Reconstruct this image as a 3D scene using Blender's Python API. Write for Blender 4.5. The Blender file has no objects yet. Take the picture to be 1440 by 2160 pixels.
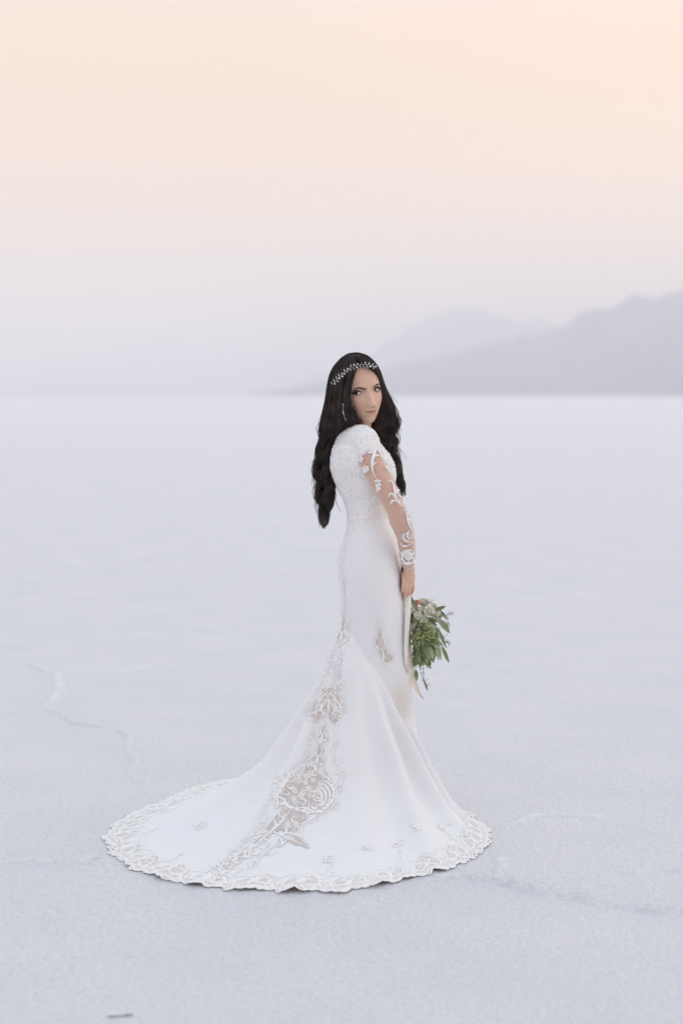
import bpy, bmesh, math, random
import numpy as np
from mathutils import Vector, Matrix
from mathutils.bvhtree import BVHTree

rnd = random.Random(7)
nrs = np.random.RandomState(11)
S = bpy.context.scene
COL = S.collection

# ------------------------------------------------------------------ camera
CAM_H, CAM_D = 1.55, 5.15
FPX = 3000.0                      # 50 mm on a 36 mm tall frame of 2160 px
TILT = math.atan(247.0 / FPX)
cd = bpy.data.cameras.new("camera")
cam = bpy.data.objects.new("camera", cd)
COL.objects.link(cam)
cam.location = (0, -CAM_D, CAM_H)
cam.rotation_euler = (math.pi / 2 - TILT, 0, 0)
cd.sensor_fit = 'VERTICAL'
cd.sensor_height = 36.0
cd.sensor_width = 24.0
cd.lens = 50.0
cd.clip_start = 0.1
cd.clip_end = 60000
cd.dof.use_dof = True
cd.dof.focus_distance = 5.08
cd.dof.aperture_fstop = 1.5
S.camera = cam

# ------------------------------------------------------------------ world, sun, exposure
S.view_settings.view_transform = 'Standard'
S.view_settings.look = 'None'
S.view_settings.gamma = 1.0
S.view_settings.exposure = 0.10
S.render.engine = 'CYCLES'
S.cycles.use_denoising = True
S.cycles.volume_bounces = 3
S.cycles.max_bounces = 14
S.cycles.transparent_max_bounces = 24

SUN_AZ = math.radians(75)         # to the right of the view direction
SUN_EL = math.radians(9)
wd = bpy.data.worlds.new("World")
S.world = wd
wd.use_nodes = True
nt = wd.node_tree
nt.nodes.clear()
N = nt.nodes.new
L = nt.links.new
w_out = N('ShaderNodeOutputWorld')
sky = N('ShaderNodeTexSky')
sky.sky_type = 'NISHITA'
sky.sun_disc = False
sky.sun_elevation = SUN_EL
sky.sun_rotation = SUN_AZ
sky.dust_density = 4.0
bg1 = N('ShaderNodeBackground')
bg1.inputs['Strength'].default_value = 0.05
L(sky.outputs[0], bg1.inputs['Color'])
tc = N('ShaderNodeTexCoord')
sep = N('ShaderNodeSeparateXYZ')
L(tc.outputs['Generated'], sep.inputs[0])
ramp = N('ShaderNodeValToRGB')
ramp.color_ramp.interpolation = 'B_SPLINE'
STOPS = [(0.0, (1.15, .80, .62)), (.05, (1.30, .77, .54)), (.0775, (1.32, .75, .50)), (.143, (1.17, .68, .41)), (.207, (1.09, .67, .42)),
         (.267, (.97, .70, .50)), (.50, (.88, .89, .97)), (1.0, (.75, .92, 1.24))]
els = ramp.color_ramp.elements
els[0].position, els[0].color = STOPS[0][0], (*STOPS[0][1], 1)
els[1].position, els[1].color = STOPS[-1][0], (*STOPS[-1][1], 1)
for p_, c_ in STOPS[1:-1]:
    e_ = els.new(p_)
    e_.color = (*c_, 1)
L(sep.outputs['Z'], ramp.inputs[0])
# warm smoke glow up to the right, where the low sun is
dot = N('ShaderNodeVectorMath')
dot.operation = 'DOT_PRODUCT'
gdir = Vector((.55, .80, .24)).normalized()
dot.inputs[1].default_value = gdir
L(tc.outputs['Generated'], dot.inputs[0])
mr = N('ShaderNodeMapRange')
mr.interpolation_type = 'SMOOTHSTEP'
mr.inputs['From Min'].default_value = .80
mr.inputs['From Max'].default_value = 1.0
L(dot.outputs['Value'], mr.inputs['Value'])
glow = N('ShaderNodeMix')
glow.data_type = 'RGBA'
glow.blend_type = 'ADD'
glow.inputs[7].default_value = (.10, .03, -.03, 1)
L(mr.outputs[0], glow.inputs[0])
L(ramp.outputs[0], glow.inputs[6])
bg2 = N('ShaderNodeBackground')
bg2.inputs['Strength'].default_value = 1.0
L(glow.outputs[2], bg2.inputs['Color'])
addw = N('ShaderNodeAddShader')
L(bg1.outputs[0], addw.inputs[0])
L(bg2.outputs[0], addw.inputs[1])
L(addw.outputs[0], w_out.inputs['Surface'])

sd = bpy.data.lights.new("sun", 'SUN')
sd.energy = 0.5
sd.angle = math.radians(25)
sd.color = (1.0, .86, .74)
sun = bpy.data.objects.new("sun", sd)
COL.objects.link(sun)
sv = Vector((math.sin(SUN_AZ) * math.cos(SUN_EL), math.cos(SUN_AZ) * math.cos(SUN_EL), math.sin(SUN_EL)))
sun.rotation_euler = sv.to_track_quat('Z', 'Y').to_euler()

# ------------------------------------------------------------------ pixel <-> world helpers (photo measurements)
_ca, _sa = math.cos(TILT), math.sin(TILT)
CAMP = np.array([0, -CAM_D, CAM_H])


def ray(px, py):
    rx, uy = (px - 720.0) / FPX, -(py - 1080.0) / FPX
    return np.array([rx, uy * _sa + _ca, uy * _ca - _sa])


def P(px, py, Y=0.0):
    d = ray(px, py)
    t = (Y + CAM_D) / d[1]
    return CAMP + d * t


def G(px, py, z=0.0):
    d = ray(px, py)
    return CAMP + d * ((z - CAM_H) / d[2])


PX = P(721, 1100)[0] - P(720, 1100)[0]      # metres per photo pixel at the bride


def lerp(a, b, t):
    return a + (b - a) * t


def sstep(a, b, x):
    t = np.clip((x - a) / (b - a), 0, 1)
    return t * t * (3 - 2 * t)


def catmull(pts, n):
    p = np.asarray(pts, float)
    if len(p) < 3:
        t = np.linspace(0, 1, n)[:, None]
        return p[0] * (1 - t) + p[-1] * t
    q = np.vstack([2 * p[0] - p[1], p, 2 * p[-1] - p[-2]])
    seg = np.linalg.norm(np.diff(p, axis=0), axis=1)
    cum = np.concatenate([[0], np.cumsum(seg)])
    u = np.linspace(0, cum[-1], n)
    i = np.clip(np.searchsorted(cum, u, side='right') - 1, 0, len(p) - 2)
    t = ((u - cum[i]) / np.maximum(seg[i], 1e-9))[:, None]
    a, b, c, d = q[i], q[i + 1], q[i + 2], q[i + 3]
    return .5 * ((2 * b) + (c - a) * t + (2 * a - 5 * b + 4 * c - d) * t ** 2 + (3 * b - a - 3 * c + d) * t ** 3)


# ------------------------------------------------------------------ mesh helpers
class MB:
    def __init__(self):
        self.v, self.f, self.n, self.m = [], [], 0, []

    def add(self, v, f, mi=0):
        v = np.asarray(v, float).reshape(-1, 3)
        self.v.append(v)
        n = self.n
        self.f.extend([tuple(int(i) + n for i in q) for q in f])
        self.m.extend([mi] * len(f))
        self.n += len(v)

    def verts(self):
        return np.vstack(self.v) if self.v else np.zeros((0, 3))

    def bvh(self):
        return BVHTree.FromPolygons([tuple(a) for a in self.verts()], self.f)

    def build(self, name, mats, parent=None, smooth=True, attrs=None):
        me = bpy.data.meshes.new(name)
        me.from_pydata([tuple(a) for a in self.verts()], [], self.f)
        if not isinstance(mats, (list, tuple)):
            mats = [mats]
        for m in mats:
            me.materials.append(m)
        if len(mats) > 1:
            me.polygons.foreach_set('material_index', self.m)
        if smooth:
            me.polygons.foreach_set('use_smooth', [True] * len(me.polygons))
        if attrs:
            for k, val in attrs.items():
                at = me.attributes.new(k, 'FLOAT', 'POINT')
                at.data.foreach_set('value', np.asarray(val, np.float32))
        me.update()
        o = bpy.data.objects.new(name, me)
        COL.objects.link(o)
        if parent:
            o.parent = parent
            o.matrix_parent_inverse = Matrix.Identity(4)
        return o


def grid_faces(nu, nv, close_u=False, off=0):
    f = []
    for i in range(nu if close_u else nu - 1):
        a, b = i * nv, ((i + 1) % nu) * nv
        for j in range(nv - 1):
            f.append((off + a + j, off + b + j, off + b + j + 1, off + a + j + 1))
    return f


def frames(p):
    t = np.gradient(p, axis=0)
    t /= np.linalg.norm(t, axis=1, keepdims=True) + 1e-12
    n = np.zeros_like(t)
    ref = np.array([0, 1.0, 0]) if abs(t[0][1]) < .9 else np.array([1.0, 0, 0])
    n[0] = ref - t[0] * np.dot(ref, t[0])
    n[0] /= np.linalg.norm(n[0])
    for i in range(1, len(p)):
        v = n[i - 1] - t[i] * np.dot(n[i - 1], t[i])
        n[i] = v / (np.linalg.norm(v) + 1e-12)
    return t, n, np.cross(t, n)


def tube(mb, pts, rad, sides=10, cap=True, mi=0, flat=1.0):
    """swept tube; flat scales the radius across the second axis"""
    p = np.asarray(pts, float)
    r = np.broadcast_to(np.asarray(rad, float), (len(p),)).copy()
    if cap:                                     # rounded ends
        t0 = p[0] - p[1]
        t0 /= np.linalg.norm(t0)
        t1 = p[-1] - p[-2]
        t1 /= np.linalg.norm(t1)
        k = np.array([.98, .85, .5])
        a = np.array([p[0] + t0 * r[0] * c for c in k])
        b = np.array([p[-1] + t1 * r[-1] * c for c in k[::-1]])
        ra = r[0] * np.sqrt(1 - k ** 2)
        rb = r[-1] * np.sqrt(1 - k[::-1] ** 2)
        p = np.vstack([a, p, b])
        r = np.concatenate([ra, r, rb])
    t, n, b = frames(p)
    an = np.linspace(0, 2 * np.pi, sides, endpoint=False)
    v = p[:, None] + r[:, None, None] * (np.cos(an)[None, :, None] * n[:, None] + flat * np.sin(an)[None, :, None] * b[:, None])
    f = []
    for i in range(len(p) - 1):
        for j in range(sides):
            k2 = (j + 1) % sides
            f.append((i * sides + j, i * sides + k2, (i + 1) * sides + k2, (i + 1) * sides + j))
    f.append(tuple(range(sides))[::-1])
    f.append(tuple((len(p) - 1) * sides + j for j in range(sides)))
    mb.add(v, f, mi)


def ball(mb, c, r, nu=10, nv=6, mi=0, scale=(1, 1, 1)):
    v, f = [], []
    for i in range(nu):
        for j in range(nv + 1):
            a, b = 2 * math.pi * i / nu, -math.pi / 2 + math.pi * j / nv
            v.append((c[0] + r * scale[0] * math.cos(b) * math.cos(a), c[1] + r * scale[1] * math.cos(b) * math.sin(a), c[2] + r * scale[2] * math.sin(b)))
    mb.add(v, grid_faces(nu, nv + 1, True), mi)


def loft(mb, rings, sides=64, cap=True, mi=0):
    """rings: list of (cx, cy, z, a, b)"""
    an = np.linspace(0, 2 * np.pi, sides, endpoint=False)
    v = []
    for (cx, cy, z, a, b) in rings:
        v.append(np.stack([cx + a * np.cos(an), cy + b * np.sin(an), np.full(sides, z)], 1))
    f = []
    for i in range(len(rings) - 1):
        for j in range(sides):
            k = (j + 1) % sides
            f.append((i * sides + j, (i + 1) * sides + j, (i + 1) * sides + k, i * sides + k))
    if cap:
        f.append(tuple(range(sides)))
        f.append(tuple((len(rings) - 1) * sides + j for j in range(sides))[::-1])
    mb.add(np.vstack(v), f, mi)


def remesh(mb, voxel, smooth_it=3):
    """union of overlapping closed shells as one continuous surface"""
    me = bpy.data.meshes.new("tmp")
    me.from_pydata([tuple(a) for a in mb.verts()], [], mb.f)
    o = bpy.data.objects.new("tmp", me)
    COL.objects.link(o)
    m = o.modifiers.new("r", 'REMESH')
    m.mode = 'VOXEL'
    m.voxel_size = voxel
    if smooth_it:
        s = o.modifiers.new("s", 'SMOOTH')
        s.factor = .5
        s.iterations = smooth_it
    dg = bpy.context.evaluated_depsgraph_get()
    ev = o.evaluated_get(dg)
    m2 = ev.to_mesh()
    v = np.empty(len(m2.vertices) * 3)
    m2.vertices.foreach_get('co', v)
    f = [tuple(p.vertices) for p in m2.polygons]
    ev.to_mesh_clear()
    bpy.data.objects.remove(o)
    bpy.data.meshes.remove(me)
    out = MB()
    out.add(v.reshape(-1, 3), f)
    return out


def empty(name, loc=(0, 0, 0)):
    o = bpy.data.objects.new(name, None)
    COL.objects.link(o)
    o.empty_display_size = .1
    return o


def tag(o, label=None, cat=None, group=None, kind=None):
    for k, v in (('label', label), ('category', cat), ('group', group), ('kind', kind)):
        if v:
            o[k] = v
    return o


# ------------------------------------------------------------------ materials
def mat(name, base, rough=.8, spec=.3, **kw):
    m = bpy.data.materials.new(name)
    m.use_nodes = True
    b = m.node_tree.nodes['Principled BSDF']
    b.inputs['Base Color'].default_value = (*base, 1)
    b.inputs['Roughness'].default_value = rough
    b.inputs['Specular IOR Level'].default_value = spec
    for k, v in kw.items():
        b.inputs[k].default_value = v
    return m


def nodes(m):
    t = m.node_tree
    return t, t.nodes, t.links, t.nodes['Principled BSDF']


def noise_mix(m, c1, c2, scale, lo=.35, hi=.65, coord='Object', detail=4, stretch=None):
    t, ns, ls, b = nodes(m)
    co = ns.new('ShaderNodeTexCoord')
    src = co.outputs[coord]
    if stretch:
        mp = ns.new('ShaderNodeMapping')
        mp.inputs['Scale'].default_value = stretch
        ls.new(src, mp.inputs[0])
        src = mp.outputs[0]
    nz = ns.new('ShaderNodeTexNoise')
    nz.inputs['Scale'].default_value = scale
    nz.inputs['Detail'].default_value = detail
    ls.new(src, nz.inputs['Vector'])
    r = ns.new('ShaderNodeValToRGB')
    r.color_ramp.elements[0].position, r.color_ramp.elements[1].position = lo, hi
    r.color_ramp.elements[0].color, r.color_ramp.elements[1].color = (*c1, 1), (*c2, 1)
    ls.new(nz.outputs[0], r.inputs[0])
    ls.new(r.outputs[0], b.inputs['Base Color'])
    return r, nz, src


def bump(m, scale, strength, dist, coord='Object', detail=6, prev=None, stretch=None):
    t, ns, ls, b = nodes(m)
    co = ns.new('ShaderNodeTexCoord')
    src = co.outputs[coord]
    if stretch:
        mp = ns.new('ShaderNodeMapping')
        mp.inputs['Scale'].default_value = stretch
        ls.new(src, mp.inputs[0])
        src = mp.outputs[0]
    nz = ns.new('ShaderNodeTexNoise')
    nz.inputs['Scale'].default_value = scale
    nz.inputs['Detail'].default_value = detail
    ls.new(src, nz.inputs['Vector'])
    bp = ns.new('ShaderNodeBump')
    bp.inputs['Strength'].default_value = strength
    bp.inputs['Distance'].default_value = dist
    ls.new(nz.outputs[0], bp.inputs['Height'])
    if prev:
        ls.new(prev.outputs[0], bp.inputs['Normal'])
    ls.new(bp.outputs[0], b.inputs['Normal'])
    return bp


M_salt = mat('salt_crust', (.80, .79, .82), .5, .9)
_r, _nz, _src = noise_mix(M_salt, (.77, .775, .81), (.825, .82, .835), 2.0, .3, .7, detail=5, stretch=(.9, 1.1, 1))
_t, _n, _l, _bs = nodes(M_salt)
_g = _n.new('ShaderNodeTexNoise')                      # fine crystalline grain of the crust
_g.inputs['Scale'].default_value = 80
_g.inputs['Detail'].default_value = 7
_g.inputs['Roughness'].default_value = .7
_mp = _n.new('ShaderNodeMapping')
_mp.inputs['Scale'].default_value = (.85, 1.1, 1)
_l.new(_n.new('ShaderNodeTexCoord').outputs['Object'], _mp.inputs[0])
_l.new(_mp.outputs[0], _g.inputs['Vector'])
_gr = _n.new('ShaderNodeValToRGB')
_gr.color_ramp.elements[0].position, _gr.color_ramp.elements[1].position = .32, .60
_gr.color_ramp.elements[0].color, _gr.color_ramp.elements[1].color = (.80, .80, .83, 1), (1, 1, 1, 1)
_l.new(_g.outputs[0], _gr.inputs[0])
_m = _n.new('ShaderNodeMix')
_m.data_type, _m.blend_type = 'RGBA', 'MULTIPLY'
_m.inputs[0].default_value = 1
_l.new(_r.outputs[0], _m.inputs[6])
_l.new(_gr.outputs[0], _m.inputs[7])
_cr = _n.new('ShaderNodeAttribute')
_cr.attribute_name = 'crest'
_cm = _n.new('ShaderNodeMix')
_cm.data_type = 'RGBA'
_cm.inputs[7].default_value = (.92, .915, .925, 1)
_l.new(_cr.outputs['Fac'], _cm.inputs[0])
_l.new(_m.outputs[2], _cm.inputs[6])
_l.new(_cm.outputs[2], _bs.inputs['Base Color'])
_b = bump(M_salt, 26, .7, .014, detail=9, stretch=(.9, 1.1, 1))
_b = bump(M_salt, 95, 1.0, .012, detail=7, prev=_b, stretch=(.9, 1.1, 1))
_b = bump(M_salt, 3, .4, .03, detail=4, prev=_b)

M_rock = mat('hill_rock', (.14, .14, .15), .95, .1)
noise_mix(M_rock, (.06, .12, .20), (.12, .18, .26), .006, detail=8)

M_crepe = mat('white_crepe', (.82, .82, .83), .72, .25)
M_crepe.node_tree.nodes['Principled BSDF'].inputs['Sheen Weight'].default_value = .15


def attr_mix(m, attr, c0, c1):
    t, ns, ls, b = nodes(m)
    a = ns.new('ShaderNodeAttribute')
    a.attribute_name = attr
    x = ns.new('ShaderNodeMix')
    x.data_type = 'RGBA'
    x.inputs[6].default_value = (*c0, 1)
    x.inputs[7].default_value = (*c1, 1)
    ls.new(a.outputs['Fac'], x.inputs[0])
    ls.new(x.outputs[2], b.inputs['Base Color'])
    return x


attr_mix(M_crepe, 'sheer_shade', (.82, .82, .835), (.66, .62, .58))  # tints the lace zones; also carries fold shade painted on the front panel
bump(M_crepe, 900, .12, .0006, detail=2)
M_lace = mat('ivory_lace', (.90, .885, .875), .8, .2)
bump(M_lace, 500, .3, .001, detail=3)
M_tulle = mat('nude_tulle', (.50, .44, .41), .8, .1)
noise_mix(M_tulle, (.56, .50, .47), (.69, .635, .61), 60, .3, .7, detail=3)

M_sleeve = bpy.data.materials.new('sheer_sleeve')
M_sleeve.use_nodes = True
t_, ns_, ls_, b_ = nodes(M_sleeve)
b_.inputs['Base Color'].default_value = (.80, .70, .66, 1)
b_.inputs['Roughness'].default_value = .8
tr_ = ns_.new('ShaderNodeBsdfTransparent')
mx_ = ns_.new('ShaderNodeMixShader')
lw_ = ns_.new('ShaderNodeLayerWeight')
lw_.inputs[0].default_value = .35
mp_ = ns_.new('ShaderNodeMapRange')
mp_.inputs['To Min'].default_value = .07
mp_.inputs['To Max'].default_value = .60
ls_.new(lw_.outputs['Facing'], mp_.inputs['Value'])
ls_.new(mp_.outputs[0], mx_.inputs[0])
ls_.new(tr_.outputs[0], mx_.inputs[1])
ls_.new(b_.outputs[0], mx_.inputs[2])
ls_.new(mx_.outputs[0], ns_['Material Output'].inputs['Surface'])

M_veil = bpy.data.materials.new('veil_tulle')
M_veil.use_nodes = True
t_, ns_, ls_, b_ = nodes(M_veil)
b_.inputs['Base Color'].default_value = (.90, .82, .76, 1)
tl_ = ns_.new('ShaderNodeBsdfTranslucent')
tl_.inputs[0].default_value = (.92, .84, .76, 1)
tr_ = ns_.new('ShaderNodeBsdfTransparent')
m1_ = ns_.new('ShaderNodeMixShader')
m1_.inputs[0].default_value = .5
ls_.new(b_.outputs[0], m1_.inputs[1])
ls_.new(tl_.outputs[0], m1_.inputs[2])
m2_ = ns_.new('ShaderNodeMixShader')
_fa = ns_.new('ShaderNodeAttribute')
_fa.attribute_name = 'weave'
ls_.new(_fa.outputs['Fac'], m2_.inputs[0])
ls_.new(tr_.outputs[0], m2_.inputs[1])
ls_.new(m1_.outputs[0], m2_.inputs[2])
ls_.new(m2_.outputs[0], ns_['Material Output'].inputs['Surface'])

SKIN = (.70, .45, .34)
M_skin = mat('skin', SKIN, .48, .35)
t_, ns_, ls_, b_ = nodes(M_skin)
b_.inputs['Subsurface Weight'].default_value = .12
b_.inputs['Subsurface Radius'].default_value = (.010, .004, .002)
b_.inputs['Subsurface Scale'].default_value = 1.0
_x = attr_mix(M_skin, 'lips', SKIN, (.56, .25, .22))
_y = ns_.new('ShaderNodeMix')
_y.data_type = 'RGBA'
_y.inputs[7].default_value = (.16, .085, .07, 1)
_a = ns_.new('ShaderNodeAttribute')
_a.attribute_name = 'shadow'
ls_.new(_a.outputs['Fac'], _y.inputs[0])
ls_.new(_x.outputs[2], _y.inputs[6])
_z = ns_.new('ShaderNodeMix')
_z.data_type = 'RGBA'
_z.inputs[7].default_value = (.68, .36, .28, 1)
_c = ns_.new('ShaderNodeAttribute')
_c.attribute_name = 'blush'
ls_.new(_c.outputs['Fac'], _z.inputs[0])
ls_.new(_y.outputs[2], _z.inputs[6])
ls_.new(_z.outputs[2], b_.inputs['Base Color'])

M_hair = mat('dark_hair', (.014, .011, .012), .42, .32)
noise_mix(M_hair, (.014, .010, .011), (.062, .043, .038), 22, .35, .7)
M_lash = mat('lash', (.012, .009, .009), .6, .3)
M_brow = mat('brow', (.04, .022, .018), .7, .2)
M_white = mat('eye_white', (.74, .71, .70), .3, .3)
M_iris = mat('iris', (.012, .007, .005), .25, .25)
M_pearl = mat('pearl', (.82, .80, .78), .22, .6)
M_silver = mat('silver_wire', (.80, .78, .76), .32, .5, Metallic=.35)
M_dark = mat('dark_spot', (.015, .02, .025), .4, .4)
M_nail = mat('nail', (.80, .72, .70), .25, .5)
M_leaf = mat('leaf_green', (.07, .13, .06), .55, .3)
noise_mix(M_leaf, (.11, .175, .07), (.23, .30, .125), 14, .35, .65, detail=2)
M_leaf2 = mat('leaf_grey', (.17, .235, .17), .6, .3)
noise_mix(M_leaf2, (.23, .285, .15), (.42, .46, .29), 16, .35, .65, detail=2)
M_leaf3 = mat('leaf_olive', (.19, .22, .09), .6, .3)
noise_mix(M_leaf3, (.18, .21, .09), (.34, .35, .19), 18, .35, .65, detail=2)
M_stem = mat('stem_green', (.10, .12, .05), .6, .3)
M_berry = mat('seed_green', (.29, .34, .13), .5, .35)
M_petal = mat('cream_petal', (.80, .76, .64), .6, .2)
noise_mix(M_petal, (.70, .68, .50), (.86, .83, .76), 40, .3, .6)
M_peach = mat('peach_petal', (.82, .52, .42), .6, .2)
M_ribbon = mat('silk_ribbon', (.82, .785, .73), .45, .4)
M_ribbon2 = mat('beige_ribbon', (.84, .73, .60), .45, .4)
M_clod = mat('dirt', (.30, .27, .29), .9, .1)

# ------------------------------------------------------------------ ground, hills, haze


def vnoise(x, y, seed=0):
    """smooth value noise on arrays"""
    xi, yi = np.floor(x).astype(np.int64), np.floor(y).astype(np.int64)
    fx, fy = x - xi, y - yi
    fx, fy = fx * fx * (3 - 2 * fx), fy * fy * (3 - 2 * fy)

    def h(a, b):
        n = (a * 374761393 + b * 668265263 + seed * 982451653) & 0x7fffffff
        n = (n ^ (n >> 13)) * 1274126177 & 0x7fffffff
        return ((n ^ (n >> 16)) & 0xffff) / 65535.0
    return lerp(lerp(h(xi, yi), h(xi + 1, yi), fx), lerp(h(xi, yi + 1), h(xi + 1, yi + 1), fx), fy)


def fbm(x, y, oct=4, seed=0):
    s, a, tot = 0, 1., 0
    for k in range(oct):
        s = s + a * vnoise(x * 2 ** k, y * 2 ** k, seed + k)
        tot += a
        a *= .5
    return s / tot


def axis(lo, hi, step, far, n):
    a = np.arange(lo, hi + step / 2, step)
    g = np.geomspace(step * 1.5, far, n)
    return np.concatenate([lo - g[::-1], a, hi + g])


gx = axis(-1.75, 1.75, .011, 9300, 46)
gy = axis(-2.2, 3.6, .012, 9300, 46)
GX, GY = np.meshgrid(gx, gy, indexing='ij')
RIDGES = [
    ([(-60, 1512), (0, 1507), (60, 1503), (115, 1502), (150, 1526), (200, 1533), (250, 1543), (270, 1556), (268, 1584), (280, 1610), (272, 1632), (292, 1652)], .0065, .018),
    ([(30, 1400), (62, 1406), (100, 1420), (118, 1435), (112, 1470), (80, 1500)], .008, .03),
    ([(100, 1424), (180, 1420), (262, 1416), (330, 1408)], .006, .03),
    ([(-60, 1826), (0, 1824), (40, 1820), (110, 1822), (180, 1818), (232, 1816)], .0055, .016),
    ([(880, 1858), (960, 1852), (1030, 1860), (1090, 1876), (1140, 1888), (1200, 1894), (1260, 1908), (1310, 1917), (1370, 1924), (1450, 1926), (1520, 1932)], .0085, .016),
    ([(1290, 1842), (1350, 1843), (1390, 1836), (1450, 1838), (1520, 1832)], .005, .014),
    ([(1035, 1745), (1080, 1740), (1120, 1726), (1170, 1720), (1230, 1726), (1300, 1732)], .005, .022),
    ([(1030, 1858), (1056, 1832), (1040, 1808)], .004, .016),
]
gz = (fbm(GX * 1.3, GY * 1.3, 5, 3) - .5) * .010 + (fbm(GX * 9, GY * 12, 3, 9) - .5) * .0045
crest = np.zeros(GX.shape)
near = np.exp(-((GX / 6) ** 2 + (GY / 9) ** 2))
gz = gz * near
for pts, hgt, wid in RIDGES:
    pl = catmull([G(*p)[:2] for p in pts], 60)
    pl = pl + np.stack([vnoise(np.arange(60) * .9, np.zeros(60), 5), vnoise(np.arange(60) * .9, np.zeros(60), 6)], 1) * wid * .9
    best = np.full(GX.shape, 1e9)
    lo, hi = pl.min(0) - .3, pl.max(0) + .3
    msk = (GX > lo[0]) & (GX < hi[0]) & (GY > lo[1]) & (GY < hi[1])
    q = np.stack([GX[msk], GY[msk]], 1)
    bb = np.full(len(q), 1e9)
    along = np.zeros(len(q))
    for i in range(59):
        a, b = pl[i], pl[i + 1]
        ab = b - a
        tt = np.clip(((q - a) @ ab) / (ab @ ab), 0, 1)
        dd = np.linalg.norm(q - a - tt[:, None] * ab, axis=1)
        up = dd < bb
        bb[up] = dd[up]
        along[up] = i + tt[up]
    var = .45 + .9 * vnoise(along * .35, along * 0, 21)
    fade = sstep(0, 6, along) * sstep(0, 6, 59 - along)
    gz[msk] += 2.1 * hgt * var * fade * np.exp(-(bb / (wid * .7)) ** 2)
    crest[msk] = np.maximum(crest[msk], var * fade * np.exp(-(bb / (wid * .55)) ** 2))
gm = MB()
gm.add(np.stack([GX, GY, gz], 2).reshape(-1, 3), grid_faces(len(gx), len(gy)))
ground = gm.build('ground', M_salt, attrs={'crest': np.clip(crest * .55, 0, .7).reshape(-1)})
tag(ground, 'cracked white salt flat with low crust ridges', 'ground', kind='structure')
BV_ground = gm.bvh()


def ground_z(x, y):
    h = BV_ground.ray_cast(Vector((x, y, 1)), Vector((0, 0, -1)))
    return h[0][2] if h[0] else 0.0


def hill(label, dist, prof, seed, depth):
    xs = np.linspace(prof[0][0], prof[-1][0], 220)
    ys = np.interp(xs, [p[0] for p in prof], [p[1] for p in prof])
    hh = np.maximum(833 - ys, 0) / FPX * dist
    hh = hh * (.92 + .16 * fbm(xs / 26., xs * 0, 5, seed))
    X = (xs - 720) / FPX * dist
    vs = np.linspace(-1, 1, 31)
    V = []
    for i in range(len(xs)):
        pr = (1 - np.abs(vs) ** 1.25)
        gul = (fbm(np.full(31, X[i] / 160.), vs * 3 + 9, 4, seed + 4) - .5) * .42 * (1 - np.abs(vs)) * np.abs(vs) * 2.4
        z = hh[i] * np.clip(pr + gul, 0, 1) - 2.0 * (np.abs(vs) > .999)
        V.append(np.stack([np.full(31, X[i]), dist + vs * depth * (0.5 + hh[i] / hh.max()), z], 1))
    mb = MB()
    mb.add(np.array(V).reshape(-1, 3), grid_faces(220, 31))
    o = mb.build('hill', M_rock)
    tag(o, label, 'hill', kind='structure')


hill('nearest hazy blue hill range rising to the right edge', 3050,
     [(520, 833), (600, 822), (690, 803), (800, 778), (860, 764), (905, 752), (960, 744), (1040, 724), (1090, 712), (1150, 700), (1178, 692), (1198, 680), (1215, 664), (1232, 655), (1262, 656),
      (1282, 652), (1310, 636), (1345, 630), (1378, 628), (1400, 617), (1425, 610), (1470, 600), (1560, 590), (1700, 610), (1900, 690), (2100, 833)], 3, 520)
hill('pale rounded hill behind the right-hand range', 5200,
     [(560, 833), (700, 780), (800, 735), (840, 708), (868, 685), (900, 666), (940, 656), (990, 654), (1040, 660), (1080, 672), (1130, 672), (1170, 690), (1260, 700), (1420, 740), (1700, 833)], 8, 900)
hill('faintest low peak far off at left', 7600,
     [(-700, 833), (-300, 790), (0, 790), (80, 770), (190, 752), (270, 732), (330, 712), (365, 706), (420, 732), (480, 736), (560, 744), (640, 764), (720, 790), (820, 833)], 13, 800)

hz = MB()
x0, x1, y0, y1, z0, z1 = -9500, 9500, -9500, 9500, -3.2, 345
hz.add([(x0, y0, z0), (x1, y0, z0), (x1, y1, z0), (x0, y1, z0), (x0, y0, z1), (x1, y0, z1), (x1, y1, z1), (x0, y1, z1)],
       [(0, 3, 2, 1), (4, 5, 6, 7), (0, 1, 5, 4), (1, 2, 6, 5), (2, 3, 7, 6), (3, 0, 4, 7)])
M_haze = bpy.data.materials.new('haze_air')
M_haze.use_nodes = True
ht = M_haze.node_tree
ht.nodes.remove(ht.nodes['Principled BSDF'])
pv = ht.nodes.new('ShaderNodeVolumePrincipled')
pv.inputs['Color'].default_value = (.93, .917, .935, 1)
pv.inputs['Density'].default_value = .00055
pv.inputs['Anisotropy'].default_value = .0
ht.links.new(pv.outputs[0], ht.nodes['Material Output'].inputs['Volume'])
haze = hz.build('haze', M_haze, smooth=False)
tag(haze, 'pale lilac dusk haze over the salt flat', 'haze', kind='stuff')

# ------------------------------------------------------------------ the bride
person = empty('person')
tag(person, 'bride in long white lace gown looking back over her shoulder', 'person')


def X_(px, py, Y=0):
    return P(px, py, Y)[0]


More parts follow.
